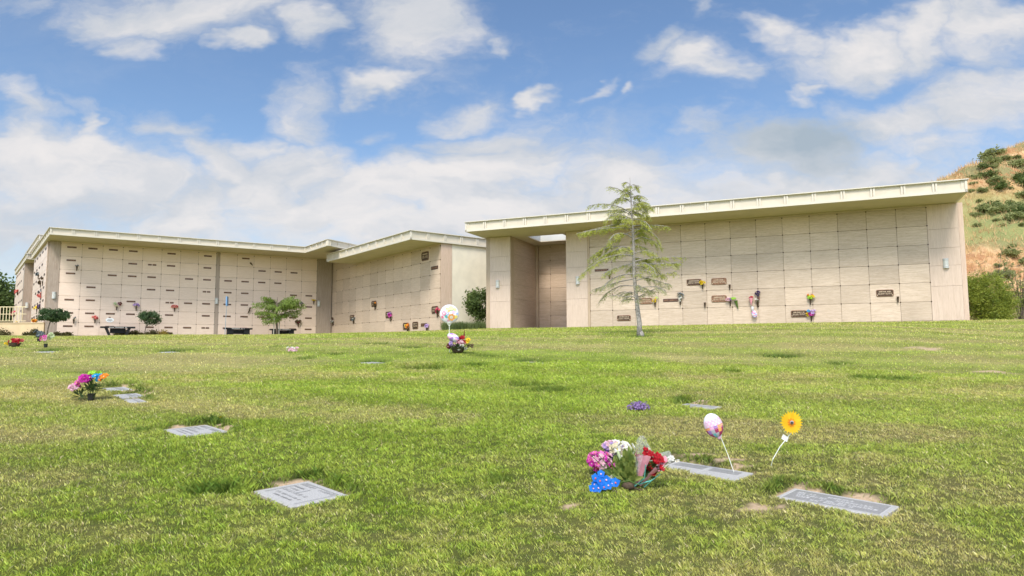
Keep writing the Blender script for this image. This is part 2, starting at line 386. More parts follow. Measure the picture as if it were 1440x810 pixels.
LF['bedy'] = leafmat('leaf_bed_yellow', (.25, .20, .04), (.48, .36, .07))
LF['grassy'] = leafmat('leaf_ornamental_grass', (.08, .12, .04), (.24, .28, .10))
LF['dry'] = leafmat('dry_stalk', (.55, .36, .17), (.78, .56, .28))

# ------------------------------------------------------------------ grass / ground materials
def grasscol(t, blades):
    at = t.n('ShaderNodeAttribute', _attribute_name='gmask'); sp = t.n('ShaderNodeSeparateColor', i0=at.outputs['Color'])
    lush, dirt, dry = sp.outputs[0], sp.outputs[1], sp.outputs[2]
    geo = t.n('ShaderNodeNewGeometry'); pos = geo.outputs['Position']
    n1 = t.noise(pos, 2.2, 3, .6); n2 = t.noise(pos, 11.0, 3, .6)
    c = t.mix(t.ramp(n1, .3, .7), (.30, .39, .044), (.40, .475, .072))
    c = t.mix(dry, c, (.52, .46, .150)); 
    c = t.mix(t.math('MULTIPLY', t.ramp(n2, .5, .8), t.math('ADD', .10, t.math('MULTIPLY', dry, .45))), c, (.60, .50, .25))
    c = t.mix(t.math('MULTIPLY', t.ramp(t.noise(pos, 8.0, 3, .6), .52, .72), .50), c, (.17, .27, .055))
    c = t.mix(t.math('MULTIPLY', lush, .85), c, (.07, .13, .016))  # shade of hollows and banks painted in with the lush green
    st = t.math('ADD', .98, t.math('MULTIPLY', at.outputs['Alpha'], .20)); c = t.n('ShaderNodeHueSaturation', Value=st, Color=c).outputs[0]  # mower lanes: how light catches brushed blades, put into the colour
    if blades:
        rnd = geo.outputs['Random Per Island']
        straw = t.math('MULTIPLY', t.math('GREATER_THAN', rnd, t.math('SUBTRACT', .968, t.math('MULTIPLY', dry, .13))), t.math('SUBTRACT', 1.0, lush))
        c = t.mix(straw, c, (.60, .53, .27))
        r2 = t.math('FRACT', t.math('MULTIPLY', rnd, 17.31)); hs = t.n('ShaderNodeHueSaturation', Value=t.math('ADD', .58, t.math('MULTIPLY', r2, .90)), Hue=t.math('ADD', .482, t.math('MULTIPLY', t.math('FRACT', t.math('MULTIPLY', rnd, 71.7)), .036)), Color=c)
        c = hs.outputs[0]
    return c, dirt, dry, n2, pos
def groundmat():
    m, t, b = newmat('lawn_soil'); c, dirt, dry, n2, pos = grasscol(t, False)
    # thatch, darkened to paint the shade in gaps between the blades; beyond the blades the same turf
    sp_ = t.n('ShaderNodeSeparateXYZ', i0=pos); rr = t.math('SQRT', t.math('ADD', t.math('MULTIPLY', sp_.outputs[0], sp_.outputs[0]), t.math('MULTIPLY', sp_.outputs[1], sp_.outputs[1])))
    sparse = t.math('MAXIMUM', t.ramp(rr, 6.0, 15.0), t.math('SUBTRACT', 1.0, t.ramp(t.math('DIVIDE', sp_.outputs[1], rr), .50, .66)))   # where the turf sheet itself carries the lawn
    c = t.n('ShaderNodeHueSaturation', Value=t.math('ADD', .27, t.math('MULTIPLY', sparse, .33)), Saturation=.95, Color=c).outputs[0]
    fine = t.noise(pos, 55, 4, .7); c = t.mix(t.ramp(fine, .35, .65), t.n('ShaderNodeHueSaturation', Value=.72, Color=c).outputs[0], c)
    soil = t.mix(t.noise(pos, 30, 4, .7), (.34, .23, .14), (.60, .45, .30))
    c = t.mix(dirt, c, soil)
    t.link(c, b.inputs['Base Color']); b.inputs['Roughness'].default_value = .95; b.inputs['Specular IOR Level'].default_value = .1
    bp = t.n('ShaderNodeBump', Strength=.7, Distance=.03); t.link(fine, bp.inputs['Height']); t.link(bp.outputs[0], b.inputs['Normal']); return m
def blademat():
    m, t, b = newmat('grass_blades'); c, *_ = grasscol(t, True)
    t.link(c, b.inputs['Base Color']); b.inputs['Roughness'].default_value = .5; b.inputs['Specular IOR Level'].default_value = .25
    tr = t.n('ShaderNodeBsdfTranslucent'); t.link(c, tr.inputs[0]); ms = t.n('ShaderNodeMixShader'); ms.inputs[0].default_value = .34
    t.link(b.outputs[0], ms.inputs[1]); t.link(tr.outputs[0], ms.inputs[2]); t.link(ms.outputs[0], m.node_tree.nodes['Material Output'].inputs[0]); return m
M['ground'] = groundmat(); M['blades'] = blademat()

# ground sheet
def axis(lo, hi, step, outs):
    a = list(np.arange(lo, hi+1e-6, step)); 
    return a
xs = np.concatenate([-np.geomspace(650, 34, 22), np.arange(-32, -8.05, .24), np.arange(-8, 6.01, .06), np.arange(6.24, 30, .24), np.geomspace(31, 650, 22)])
ys = np.concatenate([-np.geomspace(650, 3, 16), np.arange(-2, 3.4, .5), np.arange(3.5, 13, .06), np.arange(13.1, 46, .2), np.geomspace(47, 650, 24)])
X, Y = np.meshgrid(xs, ys); Z = H(X, Y)
nx, ny = len(xs), len(ys); me = bpy.data.meshes.new('lawn')
me.vertices.add(nx*ny); me.vertices.foreach_set('co', np.stack([X, Y, Z], -1).reshape(-1).astype(np.float32))
i = np.arange(ny-1)[:, None]*nx+np.arange(nx-1)[None, :]; q = np.stack([i, i+1, i+1+nx, i+nx], -1).reshape(-1, 4)
me.loops.add(q.size); me.loops.foreach_set('vertex_index', q.reshape(-1).astype(np.int32)); me.polygons.add(len(q)); me.polygons.foreach_set('loop_start', np.arange(len(q), dtype=np.int32)*4)
me.polygons.foreach_set('use_smooth', [True]*len(q))
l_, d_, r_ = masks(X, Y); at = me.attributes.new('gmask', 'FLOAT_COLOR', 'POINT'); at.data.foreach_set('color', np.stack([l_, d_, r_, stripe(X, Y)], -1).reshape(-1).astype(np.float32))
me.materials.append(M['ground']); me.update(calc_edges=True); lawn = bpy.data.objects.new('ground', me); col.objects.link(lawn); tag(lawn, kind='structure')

# blades
def blades(n, d0, d1, pw, az, w0, h0, seed):
    R = np.random.RandomState(seed); u = R.rand(n); e = 2-pw
    d = (d0**e+u*(d1**e-d0**e))**(1/e); a = (R.rand(n)*2-1)*radians(az); x = d*np.sin(a); y = d*np.cos(a)
    lush, dirt, dry = masks(x, y)
    keep = (R.rand(n) > dirt*.93)&(R.rand(n) < np.clip(.08+2.6*(N2(x*15, y*15)*.5+N3(x*34, y*34)*.5-.28)+np.clip((d-7)/6, 0, 1), .06, 1))
    for m in MARK: keep &= mdist(m, x, y) > .001+.012*R.rand(n)
    # keep clear of the buildings
    for fr, s0, s1 in ((FA, -18.3, 1.6), (FB, -1, 14.5), (FC, -14, 1.6)):
        dx = x-fr[0]; dy = y-fr[1]; s = dx*cos(fr[2])+dy*sin(fr[2]); dp = -dx*sin(fr[2])+dy*cos(fr[2]); keep &= ~((s > s0) & (s < s1) & (dp > -.03) & (dp < 8))
    x, y, d, lush, dirt, dry = [q[keep] for q in (x, y, d, lush, dirt, dry)]; n = len(x); z = H(x, y)
    cl = N2(x*14, y*14)*.6+N3(x*33, y*33)*.4; sc = 1+.10*np.maximum(d-4, 0)
    h = h0*(.35+1.3*cl)*(.7+.6*R.rand(n))*(1+1.05*lush)*(1-.25*dry)*(1+.035*np.maximum(d-4, 0)); w = w0*sc*(.7+.6*R.rand(n))
    tuft = np.exp(-(((x+2.35)/.28)**2+((y-5.75)/.16)**2)**2); h = h*(1+.9*tuft)
    ang = N1(x*4, y*4)*8+R.randn(n)*2.2; lean = h*(.15+.95*R.rand(n)**1.3)
    tx, ty = np.cos(ang), np.sin(ang); wx, wy = np.cos(ang+1.57+R.randn(n)*.6), np.sin(ang+1.57+R.randn(n)*.6)
    V = np.zeros((n, 4, 3)); b = np.stack([x, y, z-.006], -1); W = np.stack([wx*w, wy*w, 0*w], -1)
    V[:, 0] = b-W/2; V[:, 1] = b+W/2
    mid = b+np.stack([tx*lean*.35, ty*lean*.35, h*.62], -1)
    V[:, 2] = b+np.stack([tx*lean, ty*lean, h], -1)+W*.08; V[:, 3] = mid-W*.48
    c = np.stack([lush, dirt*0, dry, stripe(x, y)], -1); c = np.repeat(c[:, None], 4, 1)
    return V, c
Va, ca = blades(1000000, 3.0, 14, 1.45, 46, .0028, .025, 1)
Vb, cb = blades(230000, 11.5, 40, 1.0, 43, .0050, .021, 2)
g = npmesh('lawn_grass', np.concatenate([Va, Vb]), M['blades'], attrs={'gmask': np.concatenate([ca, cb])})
tag(g, 'short mown lawn of green and yellowing grass', 'grass', kind='stuff')

# ------------------------------------------------------------------ buildings
def panels(mb, x0, ncol, w, nrow, h, y, z0=0, th=.028, skip=(), seed=0, gap=.0045, flip=False, ros=True):
    R = random.Random(seed)
    for c in range(ncol):
        for r in range(nrow):
            mb.slab(x0+c*w+gap, x0+(c+1)*w-gap, y, y+th, z0+r*h+gap, z0+(r+1)*h-gap, .004, 0, R.random())
    if ros:
        for c in range(ncol+1):
            for r in range(1, nrow+1):
                X_, Z_ = x0+c*w, z0+r*h-(.02 if r == nrow else 0)
                n = len(mb.v); k = 8
                mb.v += [(X_+.022*cos(2*pi*i/k), y-.012, Z_+.022*sin(2*pi*i/k)) for i in range(k)]+[(X_+.026*cos(2*pi*i/k), y+.004, Z_+.026*sin(2*pi*i/k)) for i in range(k)]
                mb.f.append(tuple(n+i for i in range(k))); mb.m.append(1); mb.t.append(.5)
                for i in range(k): mb.f.append((n+i, n+k+i, n+k+(i+1) % k, n+(i+1) % k)); mb.m.append(1); mb.t.append(.5)
def fascia(root, poly, z0, z1, rib=.965, closed=True, start=0.0):
    """painted roof edge of framed panels following a plan polygon (counter-clockwise seen from above)"""
    mb = MB(); n = len(poly); H_ = z1-z0
    for i in range(n if closed else n-1):
        a = Vector(poly[i]); b = Vector(poly[(i+1) % n]); d = (b-a); L = d.length; d.normalize(); nrm = Vector((d.y, -d.x))
        Mx = Matrix(((d.x, -nrm.x, 0, a.x), (d.y, -nrm.y, 0, a.y), (0, 0, 1, 0), (0, 0, 0, 1)))   # local x along, y inward
        mb.box(.03, L-.03, .048, .18, z0+.01, z1-.03, 1, M=Mx)
        mb.box(.0, L, 0, .074, z0, z0+.085, 0, M=Mx)
        mb.box(.0, L, .02, .075, z1-.035, z1-.012, 0, M=Mx)
        mb.box(-.03, L+.03, -.042, .20, z1-.010, z1+.022, 0, M=Mx)             # coping
        k = max(1, round(L/rib)); st = L/k
        for j in range(k+1):
            x = j*st
            for o_ in ((-.075, -.014), (.014, .075)):
                xa, xb = x+o_[0], x+o_[1]
                if xa < -.001 or xb > L+.001: continue
                mb.box(xa, xb, .002, .074, z0+.087, z1-.037, 0, M=Mx)
        mb.box(0, .05, .003, .073, z0+.088, z1-.038, 0, M=Mx); mb.box(L-.05, L, .003, .073, z0+.088, z1-.038, 0, M=Mx)
    return mb.build('fascia', [M['fascia'], M['fasciain']], root)
def sconce(root, x, y, z):
    mb = MB(); p = [(.0, .0)]
    n = 12; prof = [(.070, -.18), (.082, -.178), (.082, -.10), (.074, -.098), (.074, .098), (.082, .10), (.082, .178), (.070, .18)]
    base = len(mb.v)
    for r, zz in prof:
        for i in range(n+1):
            a = pi+pi*i/n; mb.v.append((r*cos(a)*1.15, r*sin(a)*1.25, zz))
    for j in range(len(prof)-1):
        for i in range(n): mb.f.append((base+j*(n+1)+i, base+j*(n+1)+i+1, base+(j+1)*(n+1)+i+1, base+(j+1)*(n+1)+i)); mb.m.append(0 if j in (3,) else 1); mb.t.append(.5)
    mb.f.append(tuple(base+i for i in range(n+1))); mb.m.append(1); mb.t.append(.5)
    mb.f.append(tuple(base+(len(prof)-1)*(n+1)+i for i in reversed(range(n+1)))); mb.m.append(1); mb.t.append(.5)
    for zz in (-.05, 0, .05): mb.box(-.088, .088, -.098, -.09, zz-.004, zz+.004, 1)
    o = mb.build('wall_light', [M['lamp'], M['lampgrey']], root, (x, y-.001, z)); return o
def nameplate(root, x, y, z, w, h, style='flat', seed=0, part='nameplate', label=None):
    """flat strip plates or rounded frame plaques with relief lettering"""
    R = random.Random(seed); mb = MB()
    if style == 'flat':
        mb.slab(-w/2, w/2, -.012, 0, -h/2, h/2, .003, 0)
        x0 = -w*.42
        while x0 < w*.40:
            cw = w*R.uniform(.03, .05); mb.box(x0, x0+cw*.75, -.0145, -.0125, -h*.22, h*.24, 1); x0 += cw*(1.15 if R.random() > .15 else 2.4)
        mats = [M['plate'], M['bronzelt']]
        if label == 'red': mats = [M['platered'], M['bronzelt']]; label = 'reddish bronze nameplate'
        if style == 'flat' and label == 'split': label = 'nameplate in two short pieces'
    else:
        k = 4; r = min(w, h)*.22; pts = []
        for cx, cz, a0 in ((w/2-r, h/2-r, 0), (-w/2+r, h/2-r, pi/2), (-w/2+r, -h/2+r, pi), (w/2-r, -h/2+r, 3*pi/2)):
            pts += [(cx+r*cos(a0+pi/2*i/k), cz+r*sin(a0+pi/2*i/k)) for i in range(k+1)]
        def ring(s_, yy): return [(a*s_, yy, b*(1-(1-s_)*w/h)) for a, b in pts]
        n = len(mb.v); K = len(pts)
        rings = [ring(1, 0), ring(1, -.018), ring(.97, -.024), ring(.93, -.024), ring(.92, -.014)]
        for rg in rings: mb.v += rg
        for j in range(len(rings)-1):
            for i in range(K): mb.f.append((n+j*K+i, n+j*K+(i+1) % K, n+(j+1)*K+(i+1) % K, n+(j+1)*K+i)); mb.m.append(2 if j in (1, 2) else 0); mb.t.append(.5)
        mb.f.append(tuple(n+4*K+i for i in range(K))); mb.m.append(0); mb.t.append(.5)
        lines = [(.22, .16, .34, -.34)] + [(-.02, .09, .38, .04), (-.16, .09, .38, .04), (-.02, .09, -.04, -.38), (-.16, .09, -.04, -.38)]
        for j, (cz, hh, xa, xb) in enumerate(lines):
            x0 = min(xa, xb)*w; x1 = max(xa, xb)*w
            while x0 < x1:
                cw = h*hh*R.uniform(.5, .8); mb.box(x0, x0+cw*.8, -.0175, -.0145, (cz-hh/2)*h, (cz+hh/2)*h, 1); x0 += cw*(1.1 if R.random() > .18 else 1.9)
        for sx in (-.44, .44): mb.ball((sx*w, -.017, -.30*h), (.02, .008, .03), 1, 8, 5)
        mats = [M['bronzelt' if style == 'copper' else 'bronze'], M['bronzelet'], M['bronzelt']]
    o = mb.build(part, mats, root, (x, y, z)); 
    if label: o['label'] = label
    return o

# --- A : long right mausoleum
RA = empty('mausoleum', (FA[0], FA[1], FA[3]), FA[2], 'long travertine mausoleum at the right with an entry recess and a conifer in front', 'mausoleum')
HS = 4.286; PT = .35
m_ = MB(); m_.box(-14.02, 1.14, .032, 8, -1.0, HS-.004, 0); m_.box(-16.745, -14.021, 3.362, 8, -1.0, HS-.004, 0); m_.box(-17.975, -16.746, .05, 8, -1.0, HS-.004, 0)
m_.build('wall_core', M['joint'], RA)
m_ = MB(); panels(m_, -13*WA, 13, WA, 6, .7, 0, seed=3); m_.box(-13*WA, 0, 0.004, .028, 4.202, HS-.006, 0, .45); m_.box(-13*WA, 0, .006, .03, -.5, -.004, 0, .4)
m_.build('crypt_wall', [M['marbleA'], M['bronze']], RA)
def pilaster(x0, x1, y, nm='pilaster', material='marbleAv', nb=5, top=HS-.006):
    mb = MB(); hs = [0, 1.25, 2.0, 2.65, 3.35, top] if nb == 5 else list(np.linspace(0, top, nb+1))
    mb.slab(x0+.003, x1-.003, y, y+.03, -.6, -.004, .003, 0, .5)
    for i in range(len(hs)-1): mb.slab(x0+.003, x1-.003, y, y+.03, hs[i]+.003, hs[i+1]-.003, .003, 0, .42+.05*i)
    return mb.build(nm, M[material], RA)
pilaster(0.004, 1.0, .0); pilaster(-14.02, -13.036, .0); pilaster(-17.78, -16.752, .0)
def strip(nm, x0, x1, y0, y1, material, root=RA, z1=HS-.008, z0=-.6):
    mb = MB(); mb.box(x0, x1, y0, y1, z0, z1, 0, .5); return mb.build(nm, M[material], root)
strip('corner_trim', 1.003, 1.153, .012, .4, 'trimpink'); strip('corner_trim', -17.985, -17.784, .012, .4, 'trim')
strip('corner_trim', -13.033, -13*WA-.002, -.012, .03, 'trim')
strip('corner_trim', -16.748, -16.725, .012, .379, 'trim')                       # left jamb of the recess
m_ = MB()                                                                    # recess left wall (faces +x)
for r in range(6): m_.box(-16.744, -16.728, .384, 3.20, r*.7+.006, (r+1)*.7-.006, 0, .35+.08*(r % 3))
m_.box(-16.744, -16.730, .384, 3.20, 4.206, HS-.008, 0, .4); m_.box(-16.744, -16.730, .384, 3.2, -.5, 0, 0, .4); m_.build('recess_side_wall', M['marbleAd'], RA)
strip('corner_trim', -16.744, -16.60, 3.205, 3.36, 'trim')
m_ = MB(); panels(m_, -16.60-.38, 4, WA, 6, .7, 3.326, seed=9)
m_.v = [(max(a, -16.595), b, c) for a, b, c in m_.v]; m_.v = [(min(a, -14.024), b, c) for a, b, c in m_.v]; m_.box(-16.595, -14.024, 3.334, 3.358, 4.206, HS-.008, 0, .5); m_.box(-16.595, -14.024, 3.334, 3.358, -.5, -.004, 0, .5)
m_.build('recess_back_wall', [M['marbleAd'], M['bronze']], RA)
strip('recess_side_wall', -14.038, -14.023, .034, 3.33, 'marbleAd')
m_ = MB(); m_.box(-16.72, -14.04, .35, 3.32, -.3, .012, 0); m_.build('recess_floor', M['granite'], RA)
# roof with an opening over the recess
P0, P1, PB, PF = -18.12, .985, 8.3, -1.9
hx0, hx1, hy0, hy1 = -16.09, -14.35, .5, 2.25
def frame_boxes(mb, z0, z1, e=0.0, mi=0):
    mb.box(P0+e, hx0, PF+e, PB-e, z0, z1, mi); mb.box(hx1, P1-e, PF+e, PB-e, z0, z1, mi); mb.box(hx0, hx1, PF+e, hy0, z0, z1, mi); mb.box(hx0, hx1, hy1, PB-e, z0, z1, mi)
m_ = MB(); frame_boxes(m_, HS, HS+.03, .02); m_.build('soffit', M['soffit'], RA)
m_ = MB(); frame_boxes(m_, HS+.033, HS+.38, .17); m_.build('roof', M['roof'], RA)
m_ = MB()
for a in ((hx0-.05, hx0-.004, hy0-.05, hy1+.05), (hx1+.004, hx1+.05, hy0-.05, hy1+.05), (hx0, hx1, hy0-.05, hy0-.004), (hx0, hx1, hy1+.004, hy1+.05)): m_.box(a[0], a[1], a[2], a[3], HS+.034, HS+.44, 0)
m_.build('opening_curb', M['fascia'], RA)
fascia(RA, [(P0, PF), (P1, PF), (P1, PB), (P0, PB)], HS-.006, HS+.42, .955)
for u, v in ((1330, 370.5), (812.5, 394.5), (700, 399.5)): s, z = onwall(u, v, FA); sconce(RA, s, -.002, z)
m_ = MB(); m_.box(-14.0, 1.1, 8.002, 8.05, -.5, HS-.01, 0); m_.box(-18, -14.0, 8.002, 8.05, -.5, HS-.01, 0); m_.box(1.142, 1.16, .41, 8, -.5, HS-.01, 0); m_.box(-17.995, -17.977, .41, 8, -.5, HS-.01, 0); m_.build('plain_wall', M['stucco'], RA)
def plaq(u, v, w, h, st, fr=FA, root=RA, seed=1, lab=None, dep=0.0): s, z = onwall(u, v, fr, dep); return nameplate(root, s, dep-.002, z, w, h, st, seed, 'plaque' if st != 'flat' else 'nameplate', lab)
for i, (u, v, w, h, st, lab) in enumerate([(877.5, 447.3, .60, .24, 'dark', 'plain dark rounded plaque'), (908, 423.5, .56, .26, 'copper', None), (943, 422.3, .62, .13, 'flat', 'long thin dark nameplate'), (976, 397, .60, .26, 'dark', 'dark plaque with raised name'),
                                    (1011, 395.8, .60, .27, 'copper', None), (1011.3, 420.2, .60, .28, 'copper', None), (1123.5, 441.3, .58, .27, 'dark', 'dark plaque with two lines of lettering'), (1244.3, 412.2, .58, .26, 'dark', 'dark plaque with name along the top')]):
    plaq(u, v, w, h, st, seed=i+3, lab=lab)
plaq(846, 380, .62, .10, 'flat', seed=31)
nameplate(RA, -14.42, 3.324, onwall(791, 434, FA, 3.326)[1], .60, .27, 'dark', 44, 'plaque')

# --- B : left mausoleum
RB = empty('mausoleum', (FB[0], FB[1], FB[3]), FB[2], 'pink marble mausoleum at the left covered in rows of small dark nameplates', 'mausoleum')
HB = 4.985
m_ = MB(); m_.box(-.48, 14.4, .032, 9, -1.0, HB-.004, 0); m_.build('wall_core', M['joint'], RB)
m_ = MB(); panels(m_, 0, 8, WB, 7, .7, 0, seed=5); panels(m_, 7.8813, 6, WB, 7, .7, 0, seed=6)
m_.box(0, 13.64, .004, .03, 4.904, HB-.006, 0, .5); m_.box(0, 13.64, .006, .03, -.5, -.004, 0, .5); m_.build('crypt_wall', [M['marbleB'], M['bronze']], RB)
strip('pilaster', -.50, -.004, -.012, .5, 'brownstone', RB, HB-.008); strip('pilaster', 8*WB+.004, 7.8813-.004, -.012, .03, 'brownstone', RB, HB-.008); strip('pilaster', 13.642, 14.6, -.012, .03, 'brownstone', RB, HB-.008)
for u, v in ((76, 415.3), (304.5, 423.3), (448.2, 427)): s, z = onwall(u, v, FB); sconce(RB, s, -.014, z)
# side wall going back (slightly skewed), bright panels with plates
sd = MB(); core = MB(); SR = Matrix.Rotation(.108, 4, 'Z'); SR.translation = Vector((-.5, 0, 0))
core.box(-.028, 1.2, .52, 8.9, -.9, HB-.01, 0, .5, M=SR); core.build('wall_core', M['joint'], RB)
for c in range(5):
    for r in range(7): sd.box(-.055, -.03, .515+c*1.66+.007, .515+(c+1)*1.66-.007, r*.7+.007, (r+1)*.7-.007, 0, random.random(), M=SR)
sd.box(-.050, -.03, .515, 8.8, 4.906, HB-.012, 0, .5, M=SR); sd.box(-.05, -.03, .515, 8.8, -.6, -.004, 0, .5, M=SR)
sd.build('side_crypt_wall', M['marbleB'], RB)
for c in range(5):
    for r in range(7):
        if (c*5+r*3) % 7 == 1: continue
        mb = MB(); mb.box(-.071, -.057, 1.0+c*1.66, 1.62+c*1.66, r*.7+.44, r*.7+.55, 0, .5, M=SR); mb.build('nameplate', M['plate'], RB)
def sidept(y, z):
    """world point on the bright side wall"""
    p = SR@Vector((-.07, y, 0)); w = wpt(FB, p.x, p.y); return Vector((w[0], w[1], FB[3]+z))
PB_ = [(-.46, -2.3), (12.22, -2.3), (12.5, -5.75), (17.2, -3.1), (17.2, 9), (-1.66, 9)]
m_ = MB(); m_.prism([(-.44, -2.28), (12.24, -2.28), (12.52, -5.72), (17.18, -3.08), (17.18, 8.98), (-1.63, 8.98)], HB, HB+.03); m_.build('soffit', M['soffit'], RB)
m_ = MB(); m_.prism([(-.27, -2.11), (12.40, -2.11), (12.66, -5.50), (17.0, -2.98), (17.0, 8.83), (-1.45, 8.83)], HB+.033, HB+.30); m_.build('roof', M['roof'], RB)
fascia(RB, PB_, HB-.006, HB+.345, .97)
PL = {0: (0, 1, 2, 3, 5, 7), 1: (0, 3, 4, 5, 7), 2: (0, 2, 3, 4, 6, 7), 3: (1, 4, 5, 7), 4: (0, 1, 3, 5, 6, 7), 5: (0, 1, 2, 3, 5, 7), 6: (0, 1, 2, 4, 5, 6, 7)}
P2 = {0: (1,), 1: (2, 3, 4), 2: (0, 1, 2, 3), 3: (0, 1, 4, 5), 4: (0, 1, 4, 5), 5: (0, 1, 2, 4, 5), 6: (0, 1, 4, 5)}
def bplate(x, z, r, c, sec):
    lab = None
    if sec == 0 and (r, c) in ((1, 4), (3, 7), (4, 5), (6, 7)): 
        lab = 'nameplate in two short pieces'
        mb = MB(); mb.slab(-.205, -.02, -.012, 0, -.042, .042, .003, 0); mb.slab(.02, .205, -.012, 0, -.042, .042, .003, 0)
        for x0 in np.arange(-.19, .17, .034):
            if abs(x0+.01) > .03: mb.box(x0, x0+.02, -.0145, -.0125, -.02, .02, 1)
        o = mb.build('nameplate', [M['plate'], M['bronzelt']], RB, (x, -.002, z)); o['label'] = lab; return
    nameplate(RB, x, -.002, z, .42, .085, 'flat', r*31+c+sec*7, 'nameplate', 'red' if (sec, r, c) == (1, 6, 1) else None)
for r, cs in PL.items():
    for c in cs: bplate((c+.5)*WB+.01, (6-r)*.7+.50, r, c, 0)
for r, cs in P2.items():
    for c in cs: bplate(7.8813+(c+.5)*WB, (6-r)*.7+.50, r, c, 1)
s, z = onwall(154.5, 450, FB)
m_ = MB(); m_.lathe((0, 0, 0), [(.001, 0), (.20, 0), (.20, .008), (.001, .008)], 20, 0, M=Matrix.Rotation(pi/2, 3, 'X')@Matrix.Scale(.62, 3, (0, 1, 0)))
for zz, ww in ((.03, .20), (-.02, .26), (-.06, .14)):
    for i in range(7): m_.box(-ww/2+i*ww/7, -ww/2+i*ww/7+ww/11, -.0115, -.0095, zz-.012, zz+.012, 1)
m_.build('notice', [M['white'], M['plate']], RB, (s, -.004, z))['label'] = 'white oval paper notice with grey lettering'
s, z = onwall(154.3, 446.4, FB); m_ = MB(); m_.slab(-.05, .05, -.012, 0, -.035, .035, .004, 0); m_.build('emblem', M['bronzelt'], RB, (s, -.002, z))

# --- C : middle mausoleum
RC = empty('mausoleum', (FC[0], FC[1], FC[3]), FC[2], 'travertine mausoleum in the middle seen at a steep angle, with a plain cream end wall', 'mausoleum')
HC = 4.31
m_ = MB(); m_.box(-13.6, 1.03, .032, 8.5, -1.0, HC-.006, 0); m_.box(-13.6, -9.2, .033, 5, HC-.002, 4.90, 0); m_.build('wall_core', M['joint'], RC)
m_ = MB(); panels(m_, -14*WC, 15, WC, 6, .7, 0, seed=15); m_.box(-13.6, 1.02, .004, .03, 4.204, HC-.006, 0, .5); m_.box(-13.6, 1.02, .006, .03, -.5, -.004, 0, .5)
m_.box(-13.6, -9.10, .004, .03, HC, 4.905, 0, .6)
m_.build('crypt_wall', [M['marbleC'], M['bronze']], RC)
strip('corner_trim', 1.033, 1.06, -.0, .62, 'trimpink', RC, HC-.008)
m_ = MB(); m_.box(1.031, 1.045, .64, 8.5, -.6, HC-.008, 0); m_.box(-13.6, 1.0, 8.502, 8.53, -.6, HC-.008, 0); m_.build('plain_wall', M['stucco'], RC)
m_ = MB(); m_.box(-9.01, 1.15, -1.73, 8.7, HC, HC+.03, 0); m_.build('soffit', M['soffit'], RC)
m_ = MB(); m_.box(-8.85, 1.0, -1.58, 8.55, HC+.033, HC+.37, 0); m_.build('roof', M['roof'], RC)
fascia(RC, [(-9.04, -1.75), (1.17, -1.75), (1.17, 8.72), (-9.04, 8.72)], HC-.006, HC+.425, .97)
for i, (u, v, w, h, lab) in enumerate([(598, 360.3, .72, .46, 'large square dark plaque under the roof'), (611.3, 376.6, .66, .17, None), (526, 427.3, .62, .34, None), (546.5, 442.8, .66, .36, None),
                                (495.2, 447, .60, .34, None), (466.3, 450.2, .60, .34, None), (571, 458.8, .62, .37, None), (584.2, 457.6, .58, .37, None), (596.5, 456.8, .62, .16, 'low dark nameplate'), (611.8, 435.8, .62, .37, None)]):
    s, z = onwall(u, v, FC); nameplate(RC, s, -.002, z, w, h, 'flat' if h < .2 else 'dark', 60+i, 'plaque', lab)

# --- D, E : blocks behind on the far left
def backblock(nm, origin, rot, base, Hh, lab, side=True):
    r = empty(nm, (origin[0], origin[1], base), rot, lab, 'mausoleum')
    mb = MB(); mb.box(0, 16, .03, 9, -1.5, Hh, 0); mb.build('wall_core', M['joint'], r)
    mb = MB(); mb.box(-.05, .66, -.012, .5, -1.5, Hh-.006, 0, .5); mb.build('pilaster', M['brownstone'], r)
    mb = MB()
    for c in range(15):
        for q in range(7): mb.slab(.68+c*.96, .68+(c+1)*.96-.012, 0, .028, q*.7+.006, (q+1)*.7-.006, .004, 0, random.random())
    mb.box(.68, 15, .004, .028, 4.905, Hh-.006, 0, .5); mb.build('crypt_wall', M['trimpink'], r)
    mb = MB()
    for c in range(6):
        for q in range(7): mb.box(-.045, -.02, .52+c*1.35, .52+(c+1)*1.35-.012, q*.7+.006, (q+1)*.7-.006, 0, random.random())
    mb.box(-.04, -.02, .52, 8.6, 4.905, Hh-.006, 0, .5); mb.box(-.04, -.02, .52, 8.6, -1.5, 0, 0, .5); mb.build('side_crypt_wall', M['marbleB'], r)
    for c in range(6):
        for q in range(7):
            if (c*7+q*3) % 5: m2 = MB(); m2.box(-.060, -.047, .75+c*1.35, 1.35+c*1.35, q*.7+.42, q*.7+.54, 0); m2.build('nameplate', M['plate'], r)
    mb = MB(); mb.box(-.10, 15.9, -2.25, 8.9, Hh, Hh+.03, 0); mb.build('soffit', M['soffit'], r)
    mb = MB(); mb.box(.1, 15.8, -2.1, 8.8, Hh+.033, Hh+.28, 0); mb.build('roof', M['roof'], r)
    fascia(r, [(-.12, -2.28), (16, -2.28), (16, 8.95), (-.12, 8.95)], Hh-.006, Hh+.34, .97)
    return r
o_ = wpt(FB, -2.08, 11.7); RD = backblock('mausoleum', o_, FB[2]+.11, .91, 4.99, 'farthest mausoleum at the left edge behind the yellow wall and railing')
sconce(RD, .20, -.014, 2.2)
o_ = wpt(FB, -1.45, 10.6); RE = backblock('mausoleum', wpt(FB, -1.45, 10.6), FB[2]+.11, .91, 6.09, 'taller roof showing behind the upper left corner of the pink mausoleum')

